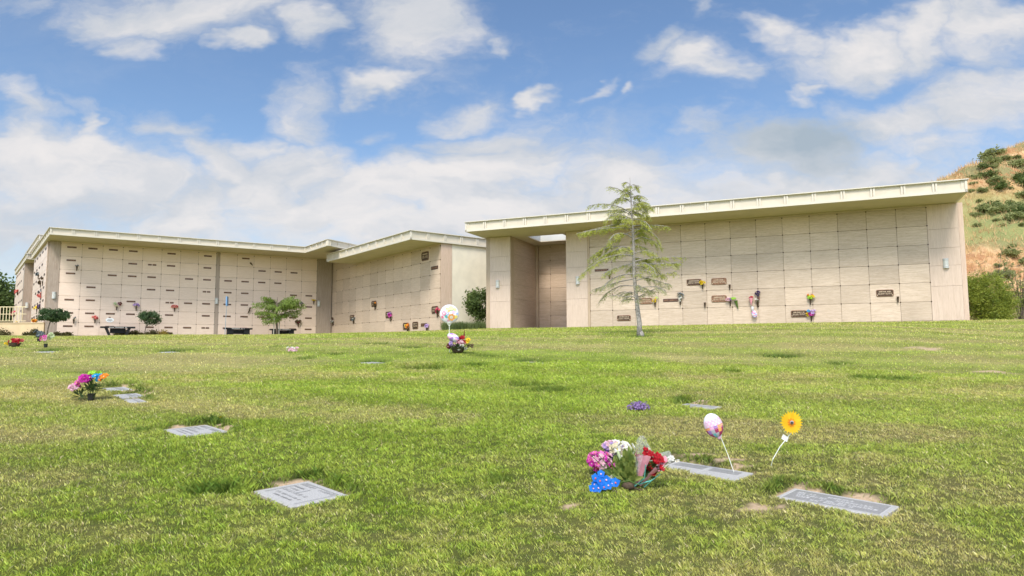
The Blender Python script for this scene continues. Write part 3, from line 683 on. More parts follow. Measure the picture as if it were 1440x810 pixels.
# ------------------------------------------------------------------ yellow wall and railing
WR = empty('garden_wall', (-32, 36.0, .6), 0, 'low yellow stucco wall running left from the pink mausoleum', 'wall')
m_ = MB(); m_.box(-12, 7.62, 0, .2, -.8, .93, 0, .5); m_.build('wall', M['yellowwall'], WR); m_ = MB(); m_.box(-12.03, 7.62, -.03, .23, .932, .985, 0, .5); m_.build('coping', M['yellowwall'], WR)
FR = empty('railing', (-32, 36.1, 1.588), 0, 'cream metal railing on top of the low yellow wall', 'railing')
m_ = MB(); m_.box(-12, 6.6, -.02, .02, .80, .84); m_.box(-12, 6.6, -.018, .018, .43, .46); m_.box(-12, 6.6, -.018, .018, .07, .10); m_.build('rails', M['metalrail'], FR)
for x in np.arange(-11.6, 6.7, 1.83):
    m_ = MB(); m_.box(x-.045, x+.045, -.045, .045, .0, .87); m_.build('post', M['metalrail'], FR)
m_ = MB()
for x in np.arange(-11.6, 6.5, .165): m_.box(x-.014, x+.014, -.013, .013, .102, .798)
tag(m_.build('pickets', M['metalrail'], FR), kind='stuff')

# ------------------------------------------------------------------ grave markers
def glyph_row(mb, x0, x1, y, h, z, R, mi=1):
    x = x0
    while x < x1-h*.4:
        cw = h*R.uniform(.55, .8)
        k = R.random()
        mb.box(x, x+cw*.22, y, y+h, z, z+.0012, mi)
        if k < .8: mb.box(x+cw*.24, x+cw*.8, y+h*R.choice([0, .4, .78]), y+h*R.choice([.2, .98]) if False else y+h*(.2 if k < .3 else .98), z, z+.0012, mi) if k < .3 else mb.box(x+cw*.6, x+cw*.8, y, y+h, z, z+.0012, mi)
        if k > .25: mb.box(x+cw*.24, x+cw*.58, y+h*.4, y+h*.58, z, z+.0012, mi)
        x += cw*(1.2 if R.random() > .16 else 2.1)
def make_marker(m, idx):
    cx, cy, L, Dp, hd, lab, style, z0 = m; R = random.Random(idx)
    root = empty('grave_marker', (cx, cy, z0), 0, lab, 'grave marker', 'flat grave markers in the lawn')
    root.rotation_euler = (math.atan(MSL)*1.0, 0, 0)
    # tilt with the local top plane then turn
    rot = Matrix.Rotation(math.atan(MSL), 4, 'X')@Matrix.Rotation(hd, 4, 'Z'); root.rotation_euler = rot.to_euler()
    mb = MB(); n = len(mb.v); b = .006
    mb.box(-L/2, L/2, -Dp/2, Dp/2, -.12, -b, 0); top = [(-L/2+b, -Dp/2+b), (L/2-b, -Dp/2+b), (L/2-b, Dp/2-b), (-L/2+b, Dp/2-b)]
    n = len(mb.v); mb.v += [(-L/2, -Dp/2, -b), (L/2, -Dp/2, -b), (L/2, Dp/2, -b), (-L/2, Dp/2, -b)]+[(x, y, 0) for x, y in top]
    for q in ((4, 5, 6, 7), (0, 1, 5, 4), (1, 2, 6, 5), (2, 3, 7, 6), (3, 0, 4, 7)): mb.f.append(tuple(n+i for i in q)); mb.m.append(0); mb.t.append(.5)
    mb.build('slab', M['granite'], root)
    mi = MB(); ins = MB()
    def rectline(x0, x1, y0, y1, w, z=.0005, k=0):
        for a in ((x0, x1, y0, y0+w), (x0, x1, y1-w, y1), (x0, x0+w, y0+w+.0005, y1-w-.0005), (x1-w, x1, y0+w+.0005, y1-w-.0005)): ins.box(a[0], a[1], a[2], a[3], z, z+.0012, k)
    if style == 0:
        rectline(-L*.43, L*.43, -Dp*.42, Dp*.42, .006)
        for y, h, a, c in ((.27, .055, -.40, -.02), (.27, .055, .06, .36), (.13, .035, -.40, -.1), (.02, .035, -.40, -.12), (-.10, .05, -.38, .28), (-.24, .035, -.30, .30), (-.34, .028, -.22, .25)): glyph_row(mi, a*L, c*L, y*Dp, h*Dp*1.6, .0005, R, 0)
        mi.box(-.40*L, -.38*L, -.36*Dp, .16*Dp, .0003, .0015, 0); mi.box(-.40*L, .40*L, .37*Dp, .40*Dp, .0003, .0013, 0); mi.box(.395*L, .415*L, -.38*Dp, .38*Dp, .0003, .0015, 0); mi.box(-.05*L, -.02*L, -.06*Dp, .2*Dp, .0003, .0014, 0)
    elif style == 1:
        for a in ((-.44, -.04), (.04, .40)): mi.box(a[0]*L, a[1]*L, .02*Dp, .36*Dp, .0003, .0018, 0)
        rectline(-L*.46, L*.46, -Dp*.42, Dp*.43, .006)
        for y, a, c in ((-.16, -.42, -.06), (-.32, -.36, -.1), (-.16, .04, .42), (-.32, .08, .36)): glyph_row(ins, a*L, c*L, y*Dp, .10*Dp, .0006, R, 0)
        ins.box(-.006, .006, -Dp*.40, Dp*.41, .0005, .0018, 0)
    elif style == 2:
        mi.box(-L*.445, L*.445, -Dp*.385, Dp*.385, .0003, .0012, 0)
        rectline(-L*.46, L*.46, -Dp*.42, Dp*.42, .009)
        for y, a, c in ((.14, -.40, -.20), (.14, -.10, .16), (-.02, -.38, -.05), (-.02, 0, .38), (-.18, -.36, -.22), (-.18, -.12, .40), (-.31, -.2, .22)): glyph_row(ins, a*L, c*L, y*Dp, .115*Dp, .0014, R, 0)
    else:
        rectline(-L*.44, L*.44, -Dp*.40, Dp*.40, .006)
        mi.box(-L*.40, L*.40, -Dp*.05, Dp*.30, .0003, .0014, 0)
        for y, a, c in ((.12, -.3, .3), (-.16, -.34, -.05), (-.16, .05, .34), (-.30, -.2, .2)): glyph_row(ins, a*L, c*L, y*Dp, .12*Dp, .0018, R, 0)
    mi.build('polished_panel', M['granitedk'], root); ins.build('inscription', M['granitelt'], root)
    return root
for i, m in enumerate(MARK): make_marker(m, i)

# ------------------------------------------------------------------ flowers
def blossom(mb, c, r, nrm, mi=0, mc=1, petals=6, layers=2, cup=.35, R=random):
    c = Vector(c); n = Vector(nrm).normalized(); a = n.orthogonal().normalized(); b = n.cross(a)
    for l in range(layers):
        rr = r*(1-.32*l); cu = cup+.35*l
        for k in range(petals):
            q = 2*pi*(k+.5*l)/petals+R.uniform(-.15, .15); d = a*cos(q)+b*sin(q); s = n.cross(d); w = rr*pi/petals*1.15
            p0 = c+n*(.02*r*l); p1 = c+d*rr*.55+s*w*.85+n*rr*cu*.45; p2 = c+d*rr*R.uniform(.9, 1.1)+n*rr*cu; p3 = c+d*rr*.55-s*w*.85+n*rr*cu*.45
            mb.quad([p0, p1, p2, p3], mi)
    if mc is not None:
        for k in range(5):
            q = 2*pi*k/5; q2 = 2*pi*(k+1)/5; z = n*r*.18
            mb.quad([c+z*1.5, c+z+(a*cos(q)+b*sin(q))*r*.2, c+z+(a*cos(q2)+b*sin(q2))*r*.2], mc)
def leafblade(mb, p, d, L, w, mi=0, droop=.3, R=random, up=(0, 0, 1)):
    """a pointed leaf of 3 segments"""
    p = Vector(p); d = Vector(d).normalized(); s = d.cross(Vector(up)); s = s.normalized() if s.length > .01 else Vector((1, 0, 0)); nn = s.cross(d)
    prev = None; prof = [(0, .25), (.35, 1), (.7, .8), (1, .04)]
    for t, ww in prof:
        c = p+d*L*t-Vector((0, 0, 1))*droop*L*t*t; l, r_ = c-s*w*ww/2+nn*w*.12*ww, c+s*w*ww/2+nn*w*.12*ww
        if prev: mb.quad([prev[0], c*0+prev[2], c, l], mi); mb.quad([prev[2], prev[1], r_, c], mi)
        prev = (l, r_, c)
def bouquet(name, label, cat, P, heads, leaves=(), group=None, vase=None, stems=None, seed=0, petals=6, sep=False, base=(0, 0, 0), face=(0, -1, .5)):
    """heads: (colour, count, centre, spread, radius); leaves: (material, count, length, width, centre, spread)"""
    R = random.Random(seed); root = empty(name, tuple(P), 0, label, cat, group); face = Vector(face)
    for colr, cnt, c, spd, r in heads:
        mats = [PET[colr], PET['yellow' if colr in ('white', 'purple', 'pink', 'blue') else 'darkred' if colr in ('yellow', 'red') else 'cream']]
        mb = MB()
        for i in range(cnt):
            d = Vector((R.gauss(0, 1), R.gauss(0, 1), R.gauss(0, 1))).normalized()
            if d.dot(face) < -.2: d = -d
            k = R.uniform(.55, 1); p = Vector((c[0]+d.x*spd[0]*k, c[1]+d.y*spd[1]*k, c[2]+d.z*spd[2]*k))
            blossom(mb, p, r*R.uniform(.8, 1.2), d+face*.5, 0, 1, petals, 2, R=R)
            if sep and len(mb.f): mb.build('blossom', mats, root); mb = MB()
        if len(mb.f): mb.build('blossoms' if cnt > 1 else 'blossom', mats, root)
    if leaves:
        for mt, cnt, L, w, c, spd in leaves:
            mb = MB()
            for i in range(cnt):
                d = Vector((R.gauss(0, 1), R.gauss(0, 1), abs(R.gauss(0, .8))+.1)).normalized(); p = Vector(c)+Vector((d.x*spd[0], d.y*spd[1], d.z*spd[2]))*R.random()
                leafblade(mb, p, d, L*R.uniform(.7, 1.2), w*R.uniform(.7, 1.2), 0, .25, R)
            mb.build('leaves', LF[mt], root)
    if vase == 'cone':
        mb = MB(); mb.lathe((base[0], base[1], base[2]-.22), [(.012, 0), (.020, .01), (.032, .14), (.045, .215), (.048, .22), (.04, .222)], 12, 0)
        mb.box(base[0]-.02, base[0]+.02, base[1]+.01, base[1]+.075, base[2]-.13, base[2]-.09, 0); mb.build('vase', M['bronze'], root)
    if vase == 'basket':
        mb = MB(); mb.lathe((base[0], base[1], 0), [(.09, 0), (.12, .02), (.15, .10), (.155, .11), (.14, .112)], 16, 0); mb.build('basket', M['kraft'], root)
    if vase == 'pot':
        mb = MB(); mb.lathe((base[0], base[1], 0), [(.035, 0), (.04, .01), (.048, .09), (.052, .10), (.04, .102)], 14, 0); mb.build('pot', M['blackpl'], root)
    if stems:
        mb = MB()
        for i in range(stems):
            q = R.uniform(-1, 1), R.uniform(-1, 1); c = heads[i % len(heads)][2] if heads else (0, 0, .15)
            mb.tube([(base[0]+q[0]*.015, base[1]+q[1]*.015, base[2]), ((base[0]+c[0])*.5+q[0]*.03, (base[1]+c[1])*.5+q[1]*.03, (base[2]+c[2])*.5), (c[0]+q[0]*.05, c[1]+q[1]*.05, c[2])], .003, 5, 0)
        mb.build('stems', LF['green'], root)
    return root
def wpt3(fr, u, v, off=.075):
    """world point on the facade seen at a pixel, off metres in front"""
    s, z = onwall(u, v, fr); w = wpt(fr, s, -off); return Vector((w[0], w[1], fr[3]+z))
VG = 'bronze flower vases fixed to the mausoleum walls'
def wallvase(fr, u, v, heads, label, seed, leaves=(('dark', 10, .09, .025, (0, 0, .0), (.03, .03, .02)),), tilt=0, P=None, yaw=None, vase='cone'):
    P = wpt3(fr, u, v) if P is None else P
    heads = [(h[0], int(h[1]*1.3)+1, tuple(q*1.15 for q in h[2]), tuple(q*1.3 for q in h[3]), h[4]*1.25) for h in heads]
    o = bouquet('flower_vase', label, 'flower vase', P, heads, leaves, VG, vase, 5 if heads else None, seed, 5)
    o.rotation_euler = (0, tilt, fr[2] if yaw is None else yaw); return o
h1 = lambda c, n=9, r=.035, s=.075, z=.05: [(c, n, (0, 0, z), (s, s*.7, s*.8), r)]
# on the long right building
wallvase(FA, 921.5, 424.5, [('yellow', 5, (-.02, 0, .02), (.07, .05, .05), .03), ('yellow', 7, (.0, 0, .10), (.09, .06, .07), .022), ('lime', 5, (.05, 0, .12), (.09, .06, .06), .02)], 'vase of yellow flowers beside the copper plaque right of the conifer trunk', 1)
wallvase(FA, 957, 422, [('greyblue', 8, (0, 0, .16), (.11, .06, .10), .04), ('white', 9, (0, 0, .05), (.05, .05, .10), .03)], 'vase of white flowers under a dark bloom, ending the long thin nameplate', 2)
wallvase(FA, 988.3, 399.5, h1('yellow', 12, .035, .09), 'vase of bright yellow flowers at the corner of the upper dark named plaque', 3)
wallvase(FA, 1026.3, 400.5, [], 'empty bronze vase right of the upper copper plaque', 4, leaves=())
wallvase(FA, 991.5, 425.5, [], 'empty bronze vase left of the lower copper plaque', 5, leaves=())
wallvase(FA, 1027, 423, [('palepink', 6, (-.05, 0, .04), (.07, .05, .05), .04), ('purple', 3, (0, 0, .04), (.05, .05, .03), .035), ('lime', 6, (.12, 0, .07), (.08, .05, .04), .035)], 'vase of pink and lime flowers at the right end of the lower copper plaque', 6)
P = wpt3(FA, 1036, 427, .06); o = empty('flower_sleeve', P, FA[2], 'pointed green plastic flower sleeve hanging beside the vase of pink and lime flowers', 'flower sleeve')
m_ = MB(); m_.lathe((0, 0, 0), [(.008, -.24), (.03, -.10), (.065, .09), (.075, .12)], 10, 0, M=Matrix.Rotation(-.25, 3, 'Y')); m_.build('sleeve', LF['green'], o)
wallvase(FA, 1065.5, 425, [('darkpurple', 9, (.02, 0, .30), (.07, .05, .09), .045), ('white', 3, (-.03, 0, .10), (.04, .04, .04), .03), ('darkred', 6, (0, 0, .12), (.09, .05, .08), .03)], 'vase with dark purple blooms standing above a few white ones, beside the hanging balloon', 7)
P = wpt3(FA, 1060, 425, .10); o = empty('rose_cone', P+Vector((-.10, 0, .04)), FA[2], 'paper cone of red roses hung on the wall above the small foil balloon', 'rose bouquet')
m_ = MB(); m_.lathe((0, 0, 0), [(.01, -.16), (.05, 0), (.09, .13)], 12, 0); m_.build('paper_cone', M['wrappink'], o)
m_ = MB(); R_ = random.Random(4)
for i in range(12): blossom(m_, (R_.uniform(-.07, .07), R_.uniform(-.05, .05), .12+R_.uniform(0, .06)), .035, (R_.uniform(-.5, .5), -.8, .8), 0, None, 6, 2, R=R_)
m_.build('roses', [PET['red']], o)
wallvase(FA, 1139.5, 420.5, [('yellow', 9, (0, 0, .07), (.12, .07, .05), .04), ('lime', 8, (0, 0, .05), (.12, .07, .05), .035), ('orange', 6, (0, 0, .12), (.11, .05, .04), .03)], 'wide yellow flower spray in a vase above the plaque with two lettering lines', 8)
wallvase(FA, 1141, 443.8, [('magenta', 6, (0, 0, .05), (.10, .06, .05), .045), ('lilac', 6, (.04, 0, .10), (.09, .06, .08), .04), ('yellow', 4, (-.10, 0, .04), (.05, .05, .04), .035), ('skyblue', 3, (-.07, 0, .15), (.04, .04, .03), .04), ('orange', 3, (.06, 0, .12), (.05, .05, .04), .03)], 'vase of mixed purple, yellow and blue flowers beside the plaque with two lettering lines', 9)
wallvase(FA, 1262.3, 417.3, [], 'empty bronze vase right of the plaque nearest the right end', 10, leaves=())
wallvase(FA, 857.5, 385.5, [('white', 9, (0, 0, .06), (.09, .06, .07), .045), ('skyblue', 1, (-.04, 0, .05), (.05, .03, .03), .03)], 'vase of white flowers seen through the conifer branches', 11)
# foil balloon hanging on the wall
BAL = {k: mat('foil_'+k, c, .22, .04, 9, spec=.7) for k, c in (('white', (.66, .64, .67)), ('pink', (.78, .42, .58)), ('purple', (.34, .20, .50)), ('orange', (.82, .36, .10)), ('maroon', (.34, .04, .12)), ('teal', (.12, .40, .42)), ('green', (.55, .74, .25)), ('yellow', (.85, .70, .18)), ('blue', (.30, .40, .75)), ('grey', (.42, .42, .44)), ('rose', (.75, .18, .30)))}
P = wpt3(FA, 1060, 440, .13); o = empty('foil_balloon', P, FA[2], 'small blue and purple foil balloon hanging on the wall under the rose cone', 'balloon')
BK = ['white', 'blue', 'purple', 'grey', 'rose']
m_ = MB(); m_.ball((0.03, 0, -.06), (.105, .05, .15), 0, 16, 12, colf=lambda j, i: (j*2+i//3+(j*i) % 3) % 5, M=Matrix.Rotation(-.2, 3, 'Y')); m_.build('balloon', [BAL[k] for k in BK], o, smooth=True)
m_ = MB(); m_.lathe((-.03, 0, .07), [(.015, 0), (.05, .07), (.06, .17), (.04, .18)], 10, 0); m_.build('wrapper', BAL['white'], o)
# on the left building
for i, (u, v, hd_, lab) in enumerate([(108.2, 375, [('greyblue', 5, (0, 0, .04), (.06, .05, .03), .03)], 'dark vase with a small grey bloom in the second row from the top'),
    (164, 431, [('cream', 5, (0, 0, .02), (.07, .05, .05), .04), ('palegreen', 6, (-.06, 0, .12), (.06, .05, .08), .04), ('darkred', 7, (.14, 0, .12), (.09, .05, .08), .035), ('lilac', 3, (.06, 0, .10), (.06, .04, .05), .03)], 'wide sprawling spray of green, cream and dark red flowers left of the second standard tree'),
    (191.5, 432, [('lilac', 14, (0, 0, .08), (.15, .08, .10), .045)], 'vase of lilac flowers on the pink wall'),
    (245.3, 433, [('coral', 12, (0, 0, .06), (.14, .08, .05), .045)], 'round spray of coral red flowers, in the fifth row of the pink wall'),
    (133.5, 449, [('coral', 11, (0, 0, .07), (.10, .07, .08), .045)], 'vase of coral red flowers low on the pink wall left of the paper notice'),
    (103.6, 449.5, [('greyblue', 3, (.04, 0, .10), (.03, .03, .06), .03)], 'dark vase with a single grey sprig beside the first standard tree'),
    (440.8, 423.5, [('yellow', 7, (0, 0, .05), (.12, .06, .03), .035)], 'vase of yellow flowers beside the right pilaster of the pink wall'),
    (423.5, 427, [('greyblue', 5, (0, 0, .02), (.09, .06, .06), .045), ('palepink', 3, (.04, 0, .0), (.05, .04, .04), .035)], 'pale flower spray just right of the bushy tree crown'),
    (419, 455, [('brown', 7, (-.06, 0, .10), (.08, .06, .10), .05), ('brown', 7, (.09, 0, .12), (.06, .06, .05), .05), ('darkred', 4, (0, 0, .06), (.09, .05, .05), .035)], 'brown withered flower bunch right of the bushy tree crown'),
    ]):
    wallvase(FB, u, v, hd_, lab, 20+i)
wallvase(FB, 351.5, 369.5, [], 'dark empty vase hanging at a slant at the top of the pink wall', 41, leaves=(), tilt=-.75)
wallvase(FB, 350.5, 436, [('brown', 3, (0, 0, .10), (.03, .03, .05), .035)], 'slanting vase with brown dried stems left of the bushy tree', 42, tilt=.4)
# on the bright side wall
for i, (u_, y, z, hd_, lab) in enumerate([(0, 4.9, 3.55, [('greyblue', 8, (0, 0, .06), (.14, .12, .08), .07)], 'grey blue flower bunch high on the narrow bright side wall'),
    (0, 3.2, 2.95, [('brown', 8, (0, 0, .04), (.10, .12, .10), .06)], 'brown flower bunch, left of a pair on the narrow bright side wall'),
    (0, 1.9, 2.95, [('brown', 8, (0, 0, .06), (.10, .14, .14), .06), ('yellow', 2, (0, 0, .12), (.05, .05, .05), .04)], 'brown and yellow flower bunch, right of a pair on the narrow bright side wall'),
    (0, 2.5, 2.2, [('coral', 10, (0, 0, .04), (.14, .16, .10), .07), ('greyblue', 4, (0, 0, .22), (.10, .10, .07), .06)], 'coral red flower bunch with a grey bloom above it on the narrow bright side wall'),
    (0, 4.6, 1.60, [('yellow', 8, (0, 0, .04), (.14, .14, .08), .07)], 'yellow flower bunch on the narrow bright side wall'),
    (0, 2.6, 1.58, [('darkpurple', 8, (0, 0, .04), (.12, .12, .12), .06)], 'dark flower bunch on the narrow bright side wall right of the yellow one'),
    (0, 4.2, .85, [('orange', 10, (0, 0, .06), (.20, .20, .06), .07), ('yellow', 8, (0, 0, .08), (.2, .2, .05), .06)], 'orange and yellow flower bunch low on the narrow bright side wall above the yellow wall'),
    (0, 6.0, .95, [('brown', 6, (0, 0, .06), (.1, .1, .14), .06), ('palegreen', 4, (0, 0, -.1), (.1, .1, .06), .05)], 'brown flower bunch low at the far end of the narrow bright side wall')]):
    wallvase(FB, 0, 0, hd_, lab, 60+i, P=sidept(y, z), yaw=FB[2]+.108-pi/2)
for i, (y, z, hd_, lab) in enumerate([(4.6, 3.35, [('coral', 9, (0, 0, .05), (.15, .15, .12), .07)], 'red flower bunch high on the farthest mausoleum at the left edge'),
    (6.6, 1.9, [('rosered', 9, (0, 0, .05), (.16, .16, .14), .07)], 'rose red flower bunch at the left edge of the farthest mausoleum'),
    (3.2, .95, [('brown', 6, (0, 0, .05), (.12, .12, .12), .06), ('yellow', 3, (0, 0, .2), (.1, .1, .04), .05)], 'yellow topped brown flower bunch behind the cream railing')]):
    r_ = FB[2]+.11; o_ = wpt(FB, -2.08, 11.7); P = Vector((o_[0]-(-.09)*0+(-.12)*cos(r_)-y*sin(r_), o_[1]+(-.12)*sin(r_)+y*cos(r_), .91+z)); wallvase(FB, 0, 0, hd_, lab, 80+i, P=P, yaw=r_-pi/2)
# on the middle building
for i, (u, v, hd_, lab) in enumerate([(461.6, 440.5, [('darkred', 9, (0, 0, .05), (.13, .10, .07), .05), ('brown', 5, (.06, 0, .14), (.06, .05, .05), .04)], 'vase of dark red flowers beside the brown corner pilaster'),
    (469.5, 454, [('white', 7, (-.06, 0, .08), (.10, .08, .07), .05), ('darkred', 5, (0, 0, .12), (.13, .08, .08), .04)], 'vase of white and dark red flowers on the leftmost plaque of the middle building'),
    (498.5, 450.5, [('greyblue', 8, (0, 0, .06), (.12, .09, .08), .05), ('white', 3, (-.10, 0, .10), (.08, .05, .04), .04)], 'vase of grey and white flowers on the second plaque from the left in the middle'),
    (529, 431, [('brown', 6, (0, 0, .10), (.10, .08, .08), .05), ('orange', 4, (.02, 0, .17), (.08, .06, .04), .04)], 'vase of brown and orange flowers on the highest of the low plaques'),
    (551, 446.5, [('magenta', 9, (-.04, 0, .10), (.14, .10, .09), .05), ('lilac', 8, (-.08, 0, .16), (.14, .08, .06), .05)], 'vase of magenta and lilac flowers at the middle of the middle building'),
    (575, 462.5, [('orange', 8, (-.02, 0, .12), (.12, .08, .09), .055), ('yellow', 6, (-.10, 0, .14), (.10, .08, .06), .05), ('brown', 4, (.04, 0, .04), (.08, .06, .08), .04)], 'vase of orange and yellow flowers near the ground of the middle building'),
    (602, 461.5, [('lilac', 10, (0, 0, .08), (.12, .08, .09), .045)], 'vase of lilac flowers near the ground beside the low nameplate'),
    (617, 440.5, [('rosered', 10, (0, 0, .10), (.11, .08, .11), .05), ('white', 3, (-.05, 0, .0), (.05, .04, .04), .04)], 'vase of rose red flowers beside the foil balloon with printed daisies')]):
    wallvase(FC, u, v, hd_, lab, 100+i)

def gpt(u, v): P = hit(u, v); return Vector((P[0], P[1], float(H(P[0], P[1]))))
# --- foreground flowers
P = gpt(845, 668); bouquet('bouquet', 'round bunch of hot pink and white hydrangea flowers, leftmost of the cluster on the lawn', 'bouquet', P,
    [('magenta', 26, (-.02, 0, .12), (.10, .08, .075), .030), ('pink', 22, (-.01, 0, .13), (.10, .08, .08), .030), ('palepink', 20, (.0, -.01, .12), (.11, .08, .09), .028), ('darkred', 8, (.0, -.02, .07), (.09, .06, .03), .026), ('magenta', 7, (.12, -.02, .07), (.03, .04, .03), .026)],
    [('dark', 16, .10, .035, (0, 0, .03), (.08, .05, .02))], seed=3, stems=8)
P = gpt(874, 668)+Vector((0, .10, 0)); bouquet('bouquet', 'cream white bunch with purple flowers at its left, at the back of the lawn cluster', 'bouquet', P,
    [('white', 34, (-.0, 0, .20), (.13, .06, .075), .030), ('cream', 14, (-.01, -.02, .20), (.12, .05, .06), .028), ('lilac', 10, (-.06, -.03, .23), (.10, .04, .03), .020), ('darkpurple', 22, (-.10, -.04, .14), (.055, .05, .085), .024), ('palepink', 10, (-.07, 0, .24), (.09, .04, .03), .022)],
    [('dark', 10, .12, .03, (0, 0, .05), (.08, .05, .04))], seed=5, stems=10)
# lily foliage
P = gpt(887, 690); o = empty('leafy_bouquet', P, 0, 'bunch of broad green lily leaves standing amid the flower cluster on the lawn', 'bouquet')
m_ = MB(); R_ = random.Random(8)
for i in range(46):
    q = R_.gauss(-.12, .42); h = R_.uniform(.04, .24); b0 = Vector((q*h*.9, R_.uniform(-.05, .03), h)); d = Vector((q*.9+R_.gauss(0, .35), R_.uniform(-.75, .2), R_.uniform(.45, 1.3))); leafblade(m_, b0, d, R_.uniform(.085, .14), R_.uniform(.034, .052), 0, R_.uniform(-.05, .3), R_, up=(0, -1, .3))
m_.build('leaves', LF['lily'], o); m_ = MB()
for i in range(12):
    q = R_.gauss(-.15, .40); m_.tube([(R_.uniform(-.02, .02), R_.uniform(-.02, .02), .0), (q*.12, -.01, .12), (q*.27, -.0, .26+R_.uniform(-.04, .04))], [.005, .004, .003], 6)
m_.build('stems', LF['green'], o); m_ = MB()
for x, y, z, tx in ((-.09, -.02, .27, -.3), (.0, -.01, .29, .1)): m_.ball((x, y, z), (.013, .013, .045), 0, 8, 8, M=Matrix.Rotation(tx, 3, 'Y'))
m_.build('buds', PET['palegreen'], o, smooth=True)
m_ = MB(); m_.ball((-.02, 0, .03), (.05, .045, .035), 0, 12, 8); m_.tube([(.02, -.03, .02), (.06, -.05, .01), (.10, -.07, .015)], .007, 6); m_.build('stem_wrap', M['kraft'], o, smooth=True)
# red roses in pink paper and cellophane
P = gpt(896, 686); o = empty('rose_bouquet', P, 0, 'red roses wrapped in pink paper and clear cellophane, rightmost of the cluster on the lawn', 'rose bouquet')
ax = Vector((.34, -.30, .90)).normalized(); rq = Vector((0, 0, 1)).rotation_difference(ax).to_matrix()*1.28
def cone(mb, r0, r1, L0, L1, a0, a1, wav, n=22, mi=0, R=random.Random(3), tip=.0):
    base = len(mb.v); rows = 7
    for j in range(rows+1):
        t = j/rows
        for i in range(n+1):
            a = a0+(a1-a0)*i/n; rr = (r0+(r1-r0)*t**1.1)*(1+wav*sin(a*7+t*3)*t*.5); z = L0+(L1-L0)*t+(t**6)*wav*.35*sin(a*3+1)+tip*t*max(0, 1-abs(i/n-.5)*4)
            mb.v.append(tuple(rq@Vector((rr*cos(a), rr*sin(a), z))))
    for j in range(rows):
        for i in range(n): mb.f.append((base+j*(n+1)+i, base+j*(n+1)+i+1, base+(j+1)*(n+1)+i+1, base+(j+1)*(n+1)+i)); mb.m.append(mi); mb.t.append(.5)
m_ = MB(); cone(m_, .018, .095, .02, .225, 2.7, 4.45, .10, tip=.03); m_.build('paper_wrap', M['wrappink'], o, smooth=True)
m_ = MB(); cone(m_, .020, .100, .02, .215, 4.95, 6.7, .10, tip=.03); m_.build('paper_wrap', M['wrappink'], o, smooth=True)
m_ = MB(); cone(m_, .022, .115, .0, .24, -.9, 4.0, .14, 30, tip=.03); m_.build('cellophane', M['cello'], o, smooth=True)
m_ = MB()
for a_, b_, c_ in (((-.03, -.045, .02), (.0, -.062, .10), (-.03, -.075, .19)), ((.03, -.035, .03), (.05, -.055, .10), (.08, -.06, .16)), ((-.01, -.03, .03), (.02, -.055, .075), (.055, -.05, .10))): m_.tube([rq@Vector(a_), rq@Vector(b_), rq@Vector(c_)], .0045, 5)
m_.build('ribbon', M['wrapteal'], o)
R_ = random.Random(12)
for i in range(24):
    x, y = R_.uniform(-.072, .078), R_.uniform(-.07, .055); c = rq@(Vector((x, y, .20+.03*(1-(x*x+y*y)*100)+R_.uniform(-.01, .015))) if i < 17 else Vector((.004+.012*(i-20), -.045-.002*(i % 3), .195-.009*(i-17)))); m_ = MB(); nn = rq@Vector((x*3, y*3-.35, 1))
    m_.ball(c-nn.normalized()*.004, (.015, .015, .015), 0, 8, 6); blossom(m_, c-nn.normalized()*.012, .031, nn, 0, None, 6, 3, .9, R=R_); m_.build('rose', PET['red'], o)
m_ = MB()
for i in range(26): leafblade(m_, rq@Vector((R_.uniform(-.03, .05), R_.uniform(-.06, .02), R_.uniform(.07, .19))), rq@Vector((R_.uniform(-1, 1), R_.uniform(-1, .2), 1)), .06, .026, 0, .1, R_, up=(0, -1, 0))
m_.build('leaves', LF['dark'], o); m_ = MB()
for i in range(6): m_.tube([rq@Vector((R_.uniform(-.012, .012), R_.uniform(-.012, .012), -.035)), rq@Vector((R_.uniform(-.02, .02), R_.uniform(-.02, .02), .17))], .004, 6)
m_.build('stems', LF['dark'], o)
# blue orchids
P = gpt(850, 694); o = empty('orchid_spray', P, 0, 'bright blue artificial orchid spray lying on the grass in front of the pink hydrangeas', 'artificial flowers')
R_ = random.Random(5)
for i, (x, y, z) in enumerate([(-.075, 0, .10), (-.02, 0, .135), (-.09, -.02, .06), (-.035, -.02, .085), (.03, -.01, .09), (-.05, -.04, .035), (0, -.04, .04), (.045, -.04, .055), (.085, -.01, .065), (.12, -.02, .07), (-.10, -.03, .03), (-.02, .02, .06), (.03, .02, .045)]):
    x = x*.80-.01; m_ = MB(); blossom(m_, (x, y, z), .037*R_.uniform(.85, 1.15), (R_.uniform(-.5, .5), -1, R_.uniform(.2, .9)), 0, 1, 5, 1, .42, R=R_)
    c = Vector((x, y-.012, z)); m_.ball(c, (.006, .006, .005), 1, 6, 5); m_.build('blossom', [PET['blue'], PET['palepink'] if i % 3 else PET['coral']], o)
m_ = MB(); m_.tube([(-.07, .02, .04), (.02, .02, .06), (.12, .0, .07), (.19, -.01, .085), (.27, -.02, .055)], .004, 6); m_.build('stem', LF['green'], o)
P = gpt(866, 679); bouquet('leaf_sprig', 'small pale green leaf sprig between the blue orchids and the lily leaves', 'leaf sprig', P, [('palegreen', 4, (0, 0, .035), (.04, .03, .02), .022), ('white', 3, (-.02, 0, .05), (.03, .02, .015), .016)], [('lily', 9, .075, .035, (0, 0, .015), (.02, .02, .01))], seed=9)
P = gpt(945, 645); bouquet('white_rose', 'small white rose with green leaves lying on a marker corner beside the red roses', 'flower', P, [('white', 4, (-.01, 0, .035), (.022, .015, .015), .028), ('palegreen', 2, (-.02, 0, .03), (.015, .01, .01), .02), ('white', 2, (.045, -.01, .02), (.015, .01, .01), .018)], [('dark', 7, .05, .02, (-.02, 0, .01), (.02, .02, .01))], seed=19)
